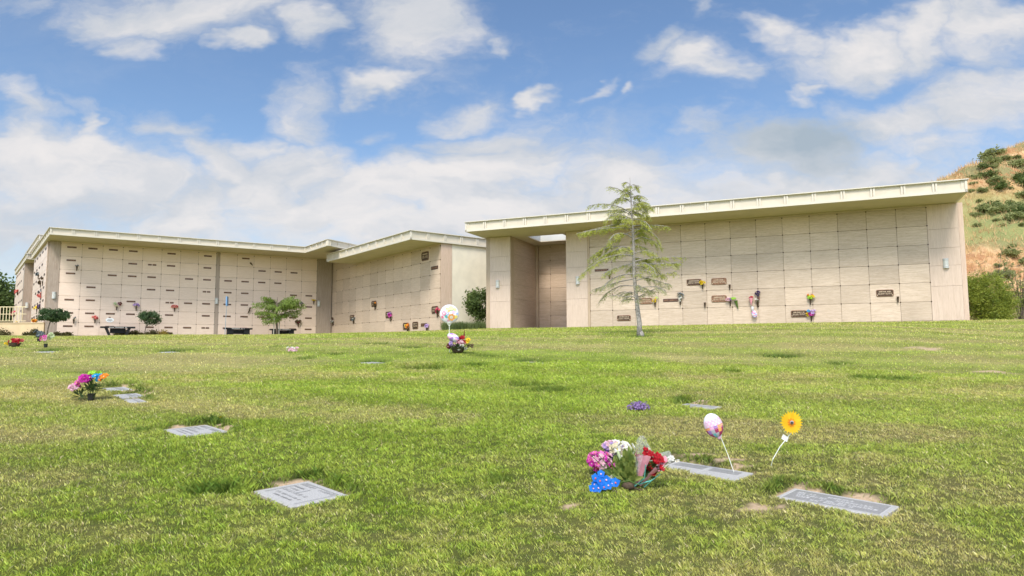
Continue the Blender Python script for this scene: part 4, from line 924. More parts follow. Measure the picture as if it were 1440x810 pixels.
# purple dried flowers
P = gpt(898, 577); o = empty('dried_flowers', P, 0, 'low bunch of purple dried flowers lying on the lawn by itself', 'dried flowers')
m_ = MB(); R_ = random.Random(6)
for i in range(230):
    a = R_.uniform(0, 2*pi); k = R_.random()**.6; x = .15*k*cos(a); y = .09*k*sin(a); z = R_.uniform(.01, .115)*(1-.6*k*k); blossom(m_, (x, y, z), .012, (cos(a), sin(a)-.5, 1), 0, None, 4, 1, R=R_)
m_.build('blossoms', [petalmat('petal_mauve', (.16, .09, .24), (.40, .28, .52))], o); m_ = MB()
for i in range(60):
    a = R_.uniform(0, 2*pi); m_.tube([(.02*cos(a), .02*sin(a), .0), (.13*cos(a)*R_.random(), .08*sin(a), R_.uniform(.05, .12))], .0016, 3, cap=False)
m_.build('stems', PET['purple'], o)
# bouquet in black pot at left
P = gpt(128, 564); bouquet('bouquet', 'dark leaved bouquet of pink, blue and orange blooms, left of the row of three markers', 'bouquet', P,
    [('magenta', 12, (-.10, 0, .30), (.10, .06, .05), .045), ('pink', 8, (-.14, 0, .24), (.08, .05, .05), .04), ('palepink', 9, (-.24, 0, .18), (.07, .05, .04), .04), ('skyblue', 10, (.07, 0, .32), (.09, .05, .03), .04), ('orange', 8, (.17, 0, .31), (.06, .05, .05), .045), ('lime', 9, (.0, .02, .38), (.15, .04, .02), .03)],
    [('dark', 60, .13, .04, (.0, 0, .14), (.10, .07, .12)), ('dark', 26, .14, .035, (-.14, 0, .05), (.10, .06, .08))], seed=31, vase='pot', stems=14)
# flower basket and balloons in the middle distance
P = gpt(644, 497.5); bouquet('flower_basket', 'basket of dark red, pink and purple flowers below the round balloon with printed daisies', 'flower basket', P,
    [('red', 11, (.08, 0, .27), (.12, .08, .09), .05), ('darkred', 6, (.04, 0, .24), (.12, .08, .06), .04), ('lilac', 9, (-.10, 0, .20), (.09, .08, .07), .05), ('palepink', 7, (-.08, -.02, .19), (.1, .06, .07), .04), ('darkred', 7, (-.20, 0, .14), (.05, .06, .06), .04), ('yellow', 6, (.22, 0, .25), (.05, .05, .04), .05), ('white', 8, (.02, -.05, .16), (.16, .06, .10), .03), ('brown', 7, (.28, 0, .14), (.08, .05, .04), .035), ('palepink', 6, (.0, -.05, .22), (.16, .06, .06), .04), ('white', 6, (.02, -.10, .09), (.18, .04, .04), .028)],
    [('dark', 190, .12, .035, (.0, -.03, .07), (.19, .15, .07)), ('green', 14, .12, .03, (.2, 0, .16), (.1, .06, .05))], seed=41, vase='basket', stems=16)
sp_ = empty('flower_spike', P+Vector((.13, .02, .30)), 0, 'thin upright red brown flower spike rising from the flower basket', 'flower'); m_ = MB(); m_.tube([(0, 0, 0), (.005, 0, .09), (.012, 0, .20)], [.014, .016, .003], 6); m_.build('spike', PET['darkred'], sp_)
o = empty('foil_balloon', P+Vector((-.10, -.02, .33)), 0, 'purple and pink striped foil balloon sunk into the flower basket', 'balloon')
m_ = MB(); m_.ball((0, 0, 0), (.15, .09, .10), 0, 18, 12, colf=lambda j, i: (i//2) % 3, M=Matrix.Rotation(.5, 3, 'Y')@Matrix.Rotation(1.3, 3, 'X')); m_.build('balloon', [BAL['purple'], BAL['white'], BAL['pink']], o, smooth=True)
def disc(mb, c, r, nrm, mi, petals=0, k=20):
    n = Vector(nrm).normalized(); a = n.cross(Vector((0, 0, 1))).normalized(); b = n.cross(a); c = Vector(c); pts = []
    for i in range(k*2 if petals else k):
        q = 2*pi*i/(k*2 if petals else k); rr = r*(.78+.22*abs(cos(petals*q/2))) if petals else r; pts.append(c+(a*cos(q)+b*sin(q))*rr)
    mb.quad(pts, mi)
def daisyballoon(o, R0, th):
    m_ = MB(); prof = []
    for j in range(15):
        t = pi*j/14; prof.append((R0*sin(t)+1e-4, -th*cos(t)*(abs(cos(t))**.15)))
    MX = Matrix.Rotation(pi/2, 3, 'X'); m_.lathe((0, 0, 0), prof, 36, 0, M=MX); m_.build('balloon', BAL['white'], o, smooth=True)
    m_ = MB()
    for x, z, r, c1, c2, pt in [(.055, -.075, .085, 3, 0, 7), (-.115, .015, .052, 5, 0, 6), (-.035, .01, .034, 2, 0, 6), (.04, .13, .06, 1, None, 0), (-.05, .125, .032, 4, None, 6), (.155, -.065, .04, 4, None, 7), (-.06, -.06, .038, 6, None, 5), (.10, .04, .035, 7, None, 6), (-.15, -.07, .035, 5, None, 6), (.13, .10, .04, 1, None, 6), (-.01, .065, .03, 3, None, 5), (.18, .01, .026, 2, None, 5), (-.02, -.15, .028, 7, None, 5)]:
        rr = math.hypot(x, z); q = min(.98, rr/R0); y = -th*sqrt(1-q*q)*(sqrt(1-q*q)**.15)-.004; nrm = Vector((x*.9, -R0*1.0, z*.9))
        disc(m_, (x, y-.001, z), r, nrm, c1, pt)
        if c2 is not None: disc(m_, (x, y-.004, z), r*.42, nrm, c2); disc(m_, (x, y-.006, z), r*.18, nrm, 4)
    m_.build('printed_flowers', [BAL[k] for k in ('white', 'green', 'blue', 'orange', 'yellow', 'rose', 'teal', 'pink')], o)
Pb = P+Vector((-.20, .05, 0)); zc = .86
o = empty('foil_balloon', Pb, 0, 'round white foil balloon printed with colourful daisies on a white stick behind the flower basket', 'balloon')
daisyballoon(o, .215, .085)
for ch in [c for c in bpy.data.objects if c.parent == o]: ch.location = (0, 0, zc)
m_ = MB(); m_.tube([(.01, 0, 0), (0, 0, .3), (0, 0, .60)], .006, 6); m_.lathe((0, 0, .585), [(.008, 0), (.016, .01), (.02, .03), (.06, .08)], 10, 0); m_.build('stick', M['stickw'], o)
m_ = MB(); m_.ball((0, 0, .66), (.05, .02, .06), 0, 10, 8); m_.build('balloon_neck', BAL['white'], o, smooth=True)
# egg shaped balloon by the long marker
P = gpt(1035.5, 661.5); Pt = Vector((1.775, 6.12, 0)); d0 = ray(1013, 613); tt = P.y/d0[1]*.995; top = Vector((d0[0]*tt, d0[1]*tt, d0[2]*tt))-P
o = empty('foil_balloon', P, 0, 'egg shaped pink and white foil balloon leaning left on a stick over a marker', 'balloon')
m_ = MB(); m_.tube([(0, 0, -.03), top*.5, top*1.04], .0032, 8); m_.lathe(top*.97, [(.005, 0), (.009, .006), (.010, .02), (.006, .03)], 8, 0); m_.build('stick', M['stickw'], o)
d1 = ray(1003.2, 598.2); bc = Vector((d1[0]*tt, d1[1]*tt, d1[2]*tt))-P
def eggcol(j, i):
    if j < 5: return 0
    if j < 8: return 1 if (i+j) % 2 else 0
    if j < 9: return [2, 1, 4, 2][(i//2) % 4]
    if j < 11: return [3, 2, 3, 4, 6][(i//2) % 5]
    return [3, 5, 6, 3][(i//2) % 4]
m_ = MB(); nu, nv = 28, 16; RT = Matrix.Rotation(-.36, 3, 'Y')
m_.ball(bc, (.082, .055, .108), 0, nu, nv, M=RT, colf=eggcol); m_.v = m_.v
m_.build('balloon', [BAL[k] for k in ('white', 'pink', 'orange', 'maroon', 'purple', 'teal', 'grey')], o, smooth=True)
m_ = MB()
for k in range(7):
    zz = .055-.014*k; w = .074*sqrt(max(.05, 1-(zz/.108)**2)); pts = []
    for i in range(15):
        x = -w+2*w*i/14; y = -.055*sqrt(max(0, 1-(x/.082)**2-(zz/.108)**2))-.0015; pts.append(bc+RT@Vector((x, y, zz+.005*abs(sin(i*pi/3.5)))))
    m_.tube(pts, .0011, 4, k % 3, cap=False)
m_.build('printed_lines', [BAL['pink'], BAL['purple'], BAL['pink']], o)
m_ = MB(); m_.ball(bc+RT@Vector((0.008, 0, -.112)), (.016, .008, .018), 0, 10, 8, M=RT); m_.build('balloon_neck', BAL['pink'], o, smooth=True)
# yellow flower pinwheel
P = gpt(1083, 656.5); tt = P.y/ray(1112, 594)[1]*.985
def pp(u, v): d = ray(u, v); return Vector((d[0]*tt, d[1]*tt, d[2]*tt))-P
o = empty('flower_pinwheel', P, 0, 'large yellow fabric sunflower pinwheel leaning on a curved white stem with a paper tag', 'pinwheel')
m_ = MB(); m_.tube([(0, 0, -.03), pp(1087, 645)*.9+pp(1083, 656)*.1, pp(1097, 628), pp(1110, 612), pp(1118.5, 602.5), pp(1117, 598.5), pp(1114, 595)], [.0036]*7, 8); m_.build('stem', M['stickw'], o)
c = pp(1112, 594)+Vector((0, -.01, 0)); m_ = MB(); NP = 24; R_ = random.Random(2)
nn = Vector((.12, -1, .10)).normalized(); ux = nn.cross(Vector((0, 0, 1))).normalized(); uz = ux.cross(nn)
for l in range(2):
    for i in range(NP//2):
        a = 2*pi*(i+.5*l)/(NP//2); d = ux*cos(a)+uz*sin(a); s_ = nn.cross(d); r = .104*R_.uniform(.94, 1.05); w = .019
        y = nn*(.003*l); m_.quad([c+y, c+d*r*.5+s_*w*.9+y, c+d*r*.82+s_*w*.52+y+nn*.004, c+d*r*1.03+y+nn*.004, c+d*r*.82-s_*w*.52+y+nn*.004, c+d*r*.5-s_*w*.9+y], 0)
m_.build('petals', petalmat('petal_sun', (.86, .50, .015), (.90, .66, .03), .4), o)
m_ = MB(); 
for i in range(9):
    a = 2*pi*i/9; d = ux*cos(a)+uz*sin(a); m_.quad([c+nn*.006, c+d*.025+nn.cross(d)*.007+nn*.006, c+d*.040+nn*.007, c+d*.035-nn.cross(d)*.011+nn*.006], 0)
m_.build('inner_petals', PET['orange'], o)
m_ = MB(); m_.ball(c+nn*.010, (.017, .017, .017), 0, 12, 8); m_.ball(c+nn*.020+ux*.004, (.010, .010, .010), 1, 10, 6); m_.build('hub', [M['greymetal'], M['blackpl']], o, smooth=True)
m_ = MB(); tc = pp(1104, 616); e1 = (pp(1108, 618)-tc); e2 = (pp(1102.5, 619.5)-tc); m_.quad([tc-e1-e2, tc+e1-e2*.8, tc+e1+e2, tc-e1+e2*.8]); m_.quad([tc-e1-e2+nn*-.002, tc-e1+e2*.8+nn*-.002, tc+e1+e2+nn*-.002, tc+e1-e2*.8+nn*-.002]); m_.build('tag', M['white'], o)
# small far flowers
P = gpt(20, 488); bouquet('bouquet', 'low bunch of dark red and coral flowers on the lawn at the left edge', 'bouquet', P, [('red', 12, (0, 0, .14), (.17, .10, .07), .05), ('coral', 6, (.06, 0, .16), (.16, .08, .05), .05), ('yellow', 3, (-.22, 0, .08), (.05, .05, .05), .04)], [('dark', 26, .12, .04, (.05, 0, .05), (.12, .08, .04))], seed=51, vase='basket')
P = gpt(21.5, 483)+Vector((0, 1.0, 0)); P.z = float(H(P.x, P.y)); bouquet('bouquet', 'grey green leafy bunch behind the dark red flowers at the left edge', 'bouquet', P, [('greyblue', 10, (0, 0, .26), (.16, .10, .10), .07), ('darkred', 4, (.30, 0, .20), (.10, .06, .04), .04)], [('dark', 26, .16, .05, (0, 0, .12), (.12, .08, .10))], seed=52, vase='pot')
P = gpt(64, 489); bouquet('bouquet', 'pair of pink and pale green pinwheel blooms on thin stems in the far left lawn', 'bouquet', P, [('pink', 5, (-.06, 0, .26), (.09, .05, .05), .06), ('palepink', 4, (-.03, 0, .24), (.07, .05, .04), .05), ('palegreen', 5, (.12, 0, .32), (.06, .04, .07), .06)], (), seed=53, vase='pot', stems=8)
P = gpt(413, 496); bouquet('bouquet', 'small white and pink flower bunch lying far up the lawn left of centre', 'bouquet', P, [('palepink', 8, (0, 0, .07), (.16, .08, .05), .045), ('white', 6, (-.06, 0, .08), (.14, .06, .05), .04)], [('dark', 8, .10, .03, (0, 0, .03), (.1, .06, .02))], seed=54)
for i, (u, v) in enumerate([(310, 593.5), (365.5, 675.5)]):
    P = gpt(u, v); bouquet('dandelion', ['single yellow dandelion behind the marker with dark lettering bands', 'single yellow dandelion behind the largest lower left marker'][i], 'flower', P, [('yellow', 1, (0, 0, .06), (0, 0, 0), .020)], (), seed=70+i, stems=1, petals=9, face=(0, -.3, 1))

# ------------------------------------------------------------------ benches, sign post
def ground_near(fr, s, dep): w = wpt(fr, s, dep); return Vector((w[0], w[1], float(H(w[0], w[1]))))
BEN = []
def bench(s, dep, L, lab, var=0):
    P = ground_near(FB, s, dep); r = empty('bench', P, FB[2], lab, 'bench', 'black granite benches in front of the pink mausoleum')
    m_ = MB(); m_.slab(-L/2, L/2, -.21, .21, .415, .50, .008, 0); m_.build('seat', M['graniteblk'], r)
    for sx in (-1, 1):
        m_ = MB(); x = sx*L*.30
        if var == 0:
            q = [(x-.06-sx*.12, 0), (x+.06-sx*.12, 0), (x+.07+sx*.05, .41), (x-.07+sx*.05, .41)]
            if sx > 0: q = q
            pts = [(a, -.17, b) for a, b in q]; pk = [(a, .17, b) for a, b in q]; n = len(m_.v); m_.v += pts+pk
            for f in ((0, 1, 2, 3), (7, 6, 5, 4), (0, 4, 5, 1), (1, 5, 6, 2), (2, 6, 7, 3), (3, 7, 4, 0)): m_.f.append(tuple(n+i for i in f)); m_.m.append(0); m_.t.append(.5)
        else: m_.box(x-.16, x+.16, -.17, .17, 0, .413, 0)
        m_.build('leg', M['graniteblk'], r)
    m_ = MB(); Rr = random.Random(int(s*10)); x = -L*.26
    while x < L*.24: m_.box(x, x+.035, -.2135, -.2115, .435, .475, 0); x += .05 if Rr.random() > .18 else .10
    m_.build('lettering', M['granitelt'], r)
    m_ = MB(); m_.box(-L*.22, L*.22, -.02, .02, .15, .40, 0); m_.build('stretcher', M['graniteblk'], r)
for (u, L, lab, var) in ((165.5, 1.62, 'black granite bench with slanted legs between the two small standard trees', 0), (335, 1.50, 'black granite bench with block legs beside the thin blue sign', 1), (398, 1.50, 'black granite bench with block legs behind the trunk of the bushy tree', 1)):
    s, z = onwall(u, 465, FB, -1.0); bench(s, -1.0, L, lab, var)
s, z = onwall(316.5, 465, FB, -1.6); P = ground_near(FB, s, -1.6)
o = empty('sign_post', P, 0, 'thin grey post with a narrow blue sign seen edge on before the pink wall', 'sign')
m_ = MB(); m_.tube([(0, 0, -.2), (.02, 0, 1.0), (.075, 0, 2.25)], .022, 8); m_.build('post', M['greymetal'], o); m_ = MB(); m_.box(.03, .085, -.15, .15, 1.72, 2.25, 0, M=Matrix.Rotation(.10, 4, 'Z')); m_.build('sign_panel', M['blue'], o)

# ------------------------------------------------------------------ trees and plants
def leafquads(C, L, W, seed, up=.3, dirs=None):
    """pointed leaf quads at centres C (n,3)"""
    R = np.random.RandomState(seed); n = len(C); d = R.randn(n, 3); d[:, 2] = d[:, 2]*.7+up
    if dirs is not None: d = dirs+.45*R.randn(n, 3)
    d /= np.linalg.norm(d, axis=1)[:, None]; e = R.randn(n, 3); s = np.cross(d, e); s /= np.linalg.norm(s, axis=1)[:, None]
    l = (L*(.6+.8*R.rand(n)))[:, None]; w = (W*(.6+.8*R.rand(n)))[:, None]
    V = np.zeros((n, 4, 3)); V[:, 0] = C-d*l/2; V[:, 1] = C+s*w/2; V[:, 2] = C+d*l/2; V[:, 3] = C-s*w/2; return V
def clump_crown(n, rad, seed, nclump=30, cr=.28, flat=1.0, shell=.45, low=-1):
    """points in clumps spread through an ellipsoid of half axes rad, centred at 0"""
    R = np.random.RandomState(seed); c = []
    while len(c) < nclump:
        p = R.uniform(-1, 1, 3); q = np.linalg.norm(p)
        if shell < q < .92 and p[2] > low: c.append(p)
    c = np.array(c)*np.array(rad); k = R.randint(0, nclump, n); size = (.6+.8*R.rand(nclump))[k][:, None]
    return c[k]+R.randn(n, 3)*np.array([cr, cr, cr*flat])*size*min(rad)*.9, c
def bushtree(name, label, cat, P, crown_c, rad, n, L, W, lm, seed, trunk=None, tmat='barkdk', group=None, nclump=30, cr=.28, flat=.8, shell=.45, dirs=None, low=-1):
    root = empty(name, P, 0, label, cat, group); C, cl = clump_crown(n, rad, seed, nclump, cr, flat, shell, low); cc = np.array(crown_c)
    V = leafquads(C+cc, L, W, seed+1); V[:, :, 2] = np.maximum(V[:, :, 2], .02)
    npmesh('crown', V, LF[lm], root)
    mb = MB()
    if trunk: mb.tube(trunk[0], trunk[1], 9); top = Vector(trunk[0][-1])
    else: top = Vector((crown_c[0], crown_c[1], max(.05, crown_c[2]-rad[2]*.7)))
    for c in cl[:22]:
        e = Vector(c+cc); mb.tube([top, top.lerp(e, .5)+Vector((0, 0, .05*rad[2])), e], [rad[0]*.03+.004, rad[0]*.018+.003, .003], 5, cap=False)
    mb.build('trunk' if trunk else 'branches', M[tmat], root, smooth=True); return root
def base_at(u, v, dist=None):
    if dist is None: return gpt(u, v)
    d = ray(u, v); x = d[0]/d[1]*dist; return Vector((x, dist, float(H(x, dist))))
# topiary standards
P = ground_near(FB, onwall(66, 465, FB, -2.2)[0], -2.2)
k = 1.0
bushtree('standard_tree', 'clipped standard tree with wide flat crown at the left corner of the pink mausoleum', 'tree', P, (.25, 0, 1.02), (.74, .60, .34), 5200, .085, .05, 'topiary', 21, ([(0, 0, -.1), (.05, 0, .35), (.20, 0, .95)], [.035, .03, .02]), nclump=60, cr=.22, group='clipped standard trees')
P = ground_near(FB, onwall(203, 465, FB, -1.6)[0], -1.6)
bushtree('standard_tree', 'smaller standard tree with a ragged crown, between the left bench and a brown pilaster', 'tree', P, (.28, 0, .98), (.54, .45, .33), 3000, .085, .05, 'topiary', 23, ([(0, 0, -.1), (.04, 0, .3), (.20, 0, .85)], [.026, .022, .016]), nclump=36, cr=.25, group='clipped standard trees')
# low bed plants along the pink wall
for i, (u, w, h, lm, lab) in enumerate([(44, 14, .22, 'bed', 'low dark plants at the foot of the yellow wall'), (5, 8, .25, 'bed', 'low dark plant at the far left foot of the yellow wall'), (84, 7, .12, 'bed', 'tiny dark plant beside the left brown pilaster'), (94, 6, .12, 'bed', 'tiny dark plant at the foot of the pink wall left of the first bench'),
                        (172, 14, .30, 'bed', 'low olive bushes under the left bench'), (190, 11, .22, 'bed', 'low olive bush left of the smaller standard tree'), (214, 12, .30, 'bed', 'brown olive plants right of the smaller standard tree'), (229, 9, .26, 'bedy', 'yellow flowering low plants at the foot of the pink wall'), (238, 5, .14, 'bed', 'tiny dark plant right of the yellow flowering plants')]):
    if u < 60: x = ray(u, 474)[0]/ray(u, 474)[1]*35.6; P = Vector((x, 35.6, float(H(x, 35.6))))
    else: P = ground_near(FB, onwall(u, 467, FB, -.45)[0], -.45)
    o = empty('bed_plant', P, 0, lab, 'plant', 'low plants along the wall foot'); rr = w/F*38
    C, cl = clump_crown(int(600+900*rr), (rr, .22, h), 200+i, 14, .35, 1.0, .2); C[:, 2] = np.abs(C[:, 2])+.02; npmesh('leaves', leafquads(C, .09, .045, 300+i), LF[lm], o)
# middle bushy tree
P = ground_near(FB, onwall(390, 466, FB, -3.2)[0], -3.2); dist = P.y; sc = dist/F
root = empty('tree', P, 0, 'bushy green tree with two stakes before the right half of the pink mausoleum', 'tree')
mb = MB(); mb.tube([(0, 0, -.1), (-.04, 0, .6), (-.06, 0, 1.3), (-.05, 0, 2.2)], [.075, .06, .045, .015], 9)
R_ = random.Random(3); tw = []; 
for i in range(46):
    z = R_.uniform(.95, 2.45); a = R_.uniform(0, 2*pi); env = 1.45*max(.25, sin(min(pi, (z-.55)/2.25*pi)))**.8*(1.12 if z > 1.5 else .9); ln = env*R_.uniform(.55, 1.08)
    s_ = Vector((-.055, 0, z*.80)); e = Vector((cos(a)*ln-.05, sin(a)*ln*.9, z*.86+R_.uniform(-.05, .30))); m1 = s_.lerp(e, .5)+Vector((0, 0, .10)); mb.tube([s_, m1, e], [.018, .010, .003], 5, cap=False); tw.append((s_, m1, e))
mb.build('trunk', M['barkdk'], root, smooth=True)
Rn = np.random.RandomState(4); C = []; Dr = []
for s_, m1, e in tw:
    for i in range(190):
        t = Rn.uniform(.25, 1.05); p = (s_.lerp(m1, t*2) if t < .5 else m1.lerp(e, t*2-1)); dd = (e-m1).normalized()
        C.append([p.x+Rn.randn()*.07, p.y+Rn.randn()*.07, p.z-abs(Rn.randn())*.10]); Dr.append([dd.x*.5, dd.y*.5, -.75])
npmesh('crown', leafquads(np.array(C), .125, .034, 5, dirs=np.array(Dr)), LF['tree'], root)
for dx in (-.13, .17): m_ = MB(); m_.tube([(dx-.06, -.05, -.2), (dx-.06+.01, -.05, 1.05 if dx < 0 else 1.75)], .030, 8); m_.build('stake', M['stake'], root)
# conifer
P = gpt(899.5, 471); K = P.y/F    # metres per pixel at the tree
root = empty('conifer', P, 0, 'tall thin young conifer with sparse drooping branches on the lawn before the right mausoleum', 'tree')
def px(u, v): d = ray(u, v); t_ = P.y/d[1]; return Vector((d[0]*t_-P.x, 0, d[2]*t_-P.z))
tr = [(899.5, 476), (899, 455), (896, 430), (893.5, 405), (891.5, 380), (891, 355), (890, 330), (888.5, 305), (887.5, 280), (886.5, 262), (886, 248)]; trad = [.088, .070, .058, .052, .046, .040, .034, .027, .018, .010, .004]
R_ = random.Random(21); mb = MB(); mb.tube([px(*a)+Vector((R_.uniform(-.006, .006), 0, 0)) for a in tr], trad, 12)
mb.tube([px(900.5, 474)+Vector((.04, -.03, -.02)), px(900, 466)], [.10, .07], 10)
mb.build('trunk', M['bark'], root, smooth=True)
def trunk_at(v):
    for (u0, v0), (u1, v1) in zip(tr, tr[1:]):
        if v0 >= v >= v1: return px(u0+(u1-u0)*(v0-v)/(v0-v1+1e-9), v)
    return px(*tr[-1])
BR = []   # (start, mid, end, leafiness)
for v0, (um, vm), (ue, ve), y, lf in [
    (300, (858, 288), (827, 291), -.1, .8), (312, (850, 318), (812, 326), .2, 1.1), (322, (852, 322), (818, 330), -.25, 1.3), (325, (862, 338), (846, 352), .4, 1.2), (300, (905, 296), (914, 306), .2, 1.2),
    (318, (915, 316), (941, 318), .1, .9), (330, (905, 322), (925, 341), -.2, 1.2), (285, (872, 277), (862, 288), .2, 1.2), (275, (872, 268), (856, 264), -.1, .5), (270, (896, 262), (897, 260), .1, .6), (290, (902, 286), (905, 300), -.2, 1.0),
    (352, (862, 352), (830, 372), .3, 1.3), (360, (855, 362), (818, 386), -.2, 1.4), (350, (860, 345), (838, 356), .5, 1.2), (370, (862, 378), (846, 388), -.3, .8), (368, (922, 362), (966, 360), .15, 1.3), (372, (926, 372), (950, 372), -.3, 1.3), (362, (918, 368), (938, 390), .5, 1.1),
    (392, (862, 398), (838, 405), .3, .7), (385, (862, 392), (842, 412), -.4, .7), (385, (918, 392), (948, 398), .3, .8), (395, (920, 388), (946, 384), -.3, 1.0), (345, (905, 345), (925, 356), .4, .9),
    (402, (866, 404), (850, 420), .5, .5), (410, (915, 408), (936, 402), .2, .5), (418, (875, 417), (856, 416), -.2, .3), (412, (910, 404), (930, 412), -.5, .5), (420, (905, 414), (922, 410), .4, .3), (378, (905, 372), (915, 392), -.6, .8),
    (335, (868, 330), (853, 343), -.5, 1.3), (308, (868, 304), (850, 312), -.3, 1.1), (310, (900, 312), (912, 327), -.4, 1.2), (260, (880, 256), (877, 262), 0, .7), (262, (893, 260), (898, 268), 0, .7), (278, (896, 276), (903, 284), .15, .9)]:
    s_ = trunk_at(v0); m1 = px(um, vm)+Vector((0, y*.6, 0)); e = px(ue, ve)+Vector((0, y*1.3, 0)); BR.append((s_, m1, e, lf))
for i in range(44):
    v0 = R_.uniform(262, 425); env = (95*((v0-248)/110)**.75 if v0 < 350 else 75-.50*(v0-350))*.55; a = R_.uniform(0, 2*pi); ln = env*R_.uniform(.45, 1.0)*K*1.2
    s_ = trunk_at(v0); d = Vector((cos(a), sin(a), 0)); e = s_+d*ln+Vector((0, 0, ln*R_.uniform(-.25, .30))); m1 = s_.lerp(e, .5)+Vector((0, 0, ln*.16)); BR.append((s_, m1, e, 1.1 if v0 < 375 else .40))
def bez(s, m, e, t): a = s.lerp(m, t); b = m.lerp(e, t); return a.lerp(b, t)
mb = MB(); C = []; Dr = []; Rn = np.random.RandomState(9)
for s_, m1, e, lf in BR:
    ctrl = m1*2-(s_+e)*.5; ln = (e-s_).length; nseg = 6; pts = [bez(s_, ctrl, e, t/nseg) for t in range(nseg+1)]
    for q in pts[2:]: q += Vector((R_.gauss(0, .012), R_.gauss(0, .012), R_.gauss(0, .012)))
    mb.tube(pts, [.006+.011*ln*(1-t/nseg)**1.1 for t in range(nseg+1)], 6, cap=False)
    nt = int(8+17*ln)
    for k in range(nt):
        t = R_.uniform(.18, 1.0); p = bez(s_, ctrl, e, t); dd = (bez(s_, ctrl, e, min(1, t+.05))-p); dd = dd.normalized() if dd.length > 1e-4 else Vector((0, 0, -1)); side = R_.choice((-1, 1)); sd = Vector((-dd.y, dd.x, 0)).normalized() if abs(dd.z) < .98 else Vector((1, 0, 0))
        tl = R_.uniform(.12, .34)*(1-.35*t)*(.6+.4*min(1, ln)); td = (dd*.7+sd*side*R_.uniform(.2, .9)+Vector((0, 0, R_.uniform(-.55, .05)))).normalized()
        q1 = p+td*tl*.5; q2 = p+td*tl-Vector((0, 0, tl*.25)); mb.tube([p, q1, q2], [.0042, .003, .0016], 4, cap=False)
        for j in range(int(34*lf*tl/.22*(1 if Rn.rand() < .88 else .2))):
            tt_ = Rn.rand()**.8; c = p.lerp(q1, tt_*2) if tt_ < .5 else q1.lerp(q2, tt_*2-1); C.append([c.x+Rn.randn()*.022, c.y+Rn.randn()*.022, c.z-abs(Rn.randn())*.035]); Dr.append([td.x*.8, td.y*.8, -.55])
mb.build('branches', M['bark'], root, smooth=True)
C = np.array(C); Dr = np.array(Dr); V = leafquads(C, .060, .0095, 10, dirs=Dr); low = (C[:, 2] < (470-392)*K) | (Rn.rand(len(C)) < .22)
npmesh('crown', V, [LF['conifer'], LF['conifer2']], root, midx=low.astype(int))
# grass skirt round the trunk
# shrub and ornamental grass between the middle and right buildings
P = base_at(668, 462, 33.4); P.x = ray(677, 462)[0]/ray(677, 462)[1]*33.4; P.z = float(H(P.x, P.y))
bushtree('shrub', 'rounded dark green shrub against the cream end wall beside the right mausoleum', 'shrub', P, (0, 0, 1.25), (.66, .55, .86), 5200, .13, .06, 'shrub', 41, nclump=46, cr=.26, flat=1, low=-.8)
P = Vector((ray(655, 462)[0]/ray(655, 462)[1]*32.4, 32.4, 0)); P.z = float(H(P.x, P.y)); o = empty('ornamental_grass', P, 0, 'low strip of dark ornamental grass at the foot of the cream end wall', 'plant')
Rn = np.random.RandomState(51); n = 5200; bx = Rn.uniform(-1.10, .92, n); by = Rn.uniform(-.15, .5, n); hh = .40*(.5+.6*Rn.rand(n))*(.8+.4*N1(bx*5, by*5)); V = np.zeros((n, 3, 3)); an = Rn.rand(n)*6.28; w = .011
V[:, 0] = np.stack([bx-w*np.cos(an), by-w*np.sin(an), 0*bx], -1); V[:, 1] = np.stack([bx+w*np.cos(an), by+w*np.sin(an), 0*bx], -1); V[:, 2] = np.stack([bx+Rn.randn(n)*.09, by+Rn.randn(n)*.09, hh], -1); npmesh('blades', V, LF['grassy'], o, per=3)
# right side: hedge bush and spindly shrub
P = Vector((ray(1388, 452)[0]/ray(1388, 452)[1]*29.0, 29.0, 0)); P.z = float(H(P.x, P.y))
bushtree('bush', 'dense bright green feathery bush at the right end of the long mausoleum', 'bush', P, (.05, 0, 1.0), (1.12, .9, 1.25), 24000, .11, .026, 'hedge', 61, nclump=90, cr=.17, flat=1.3, shell=.2)
def spindly(u, dist, h, w, lab, seed, lm='shrub', dens=1.0):
    x = ray(u, 452)[0]/ray(u, 452)[1]*dist; P = Vector((x, dist, float(H(x, dist)))); root = empty('shrub', P, 0, lab, 'shrub', 'open woody shrubs at the right edge'); R = random.Random(seed); mb = MB(); C = []
    for i in range(int(9*dens)):
        a = R.uniform(0, 2*pi); e = Vector((cos(a)*w*R.uniform(.3, 1), sin(a)*w*.6, h*R.uniform(.6, 1.05))); m1 = Vector((e.x*.35, e.y*.35, e.z*.55)); mb.tube([(0, 0, -.1), m1, e], [.03, .018, .005], 6, cap=False)
        for k in range(9):
            t = R.uniform(.35, 1); p = Vector((0, 0, 0)).lerp(m1, t*2) if t < .5 else m1.lerp(e, t*2-1); q = p+Vector((R.gauss(0, .3), R.gauss(0, .3), R.uniform(.0, .35)))*w*.5; mb.tube([p, q], [.007, .002], 4, cap=False)
            for j in range(14): c = p.lerp(q, R.random()); C.append([c.x+R.gauss(0, .04), c.y+R.gauss(0, .04), c.z+R.gauss(0, .04)])
    mb.build('branches', M['barkdk'], root, smooth=True); npmesh('crown', leafquads(np.array(C), .085, .045, seed), LF[lm], root)
spindly(1437, 33.0, 2.9, .9, 'tall open woody shrub with small leaves at the right edge of the lawn', 71, 'hill', 1.6)
spindly(1482, 30, 2.4, 1.2, 'leafy shrub at the right border beyond the lawn', 73, 'shrub', 1.8)
spindly(1400, 36, 4.1, 1.3, 'open woody shrub standing behind the bright green bush', 72, 'hill', 1.2)
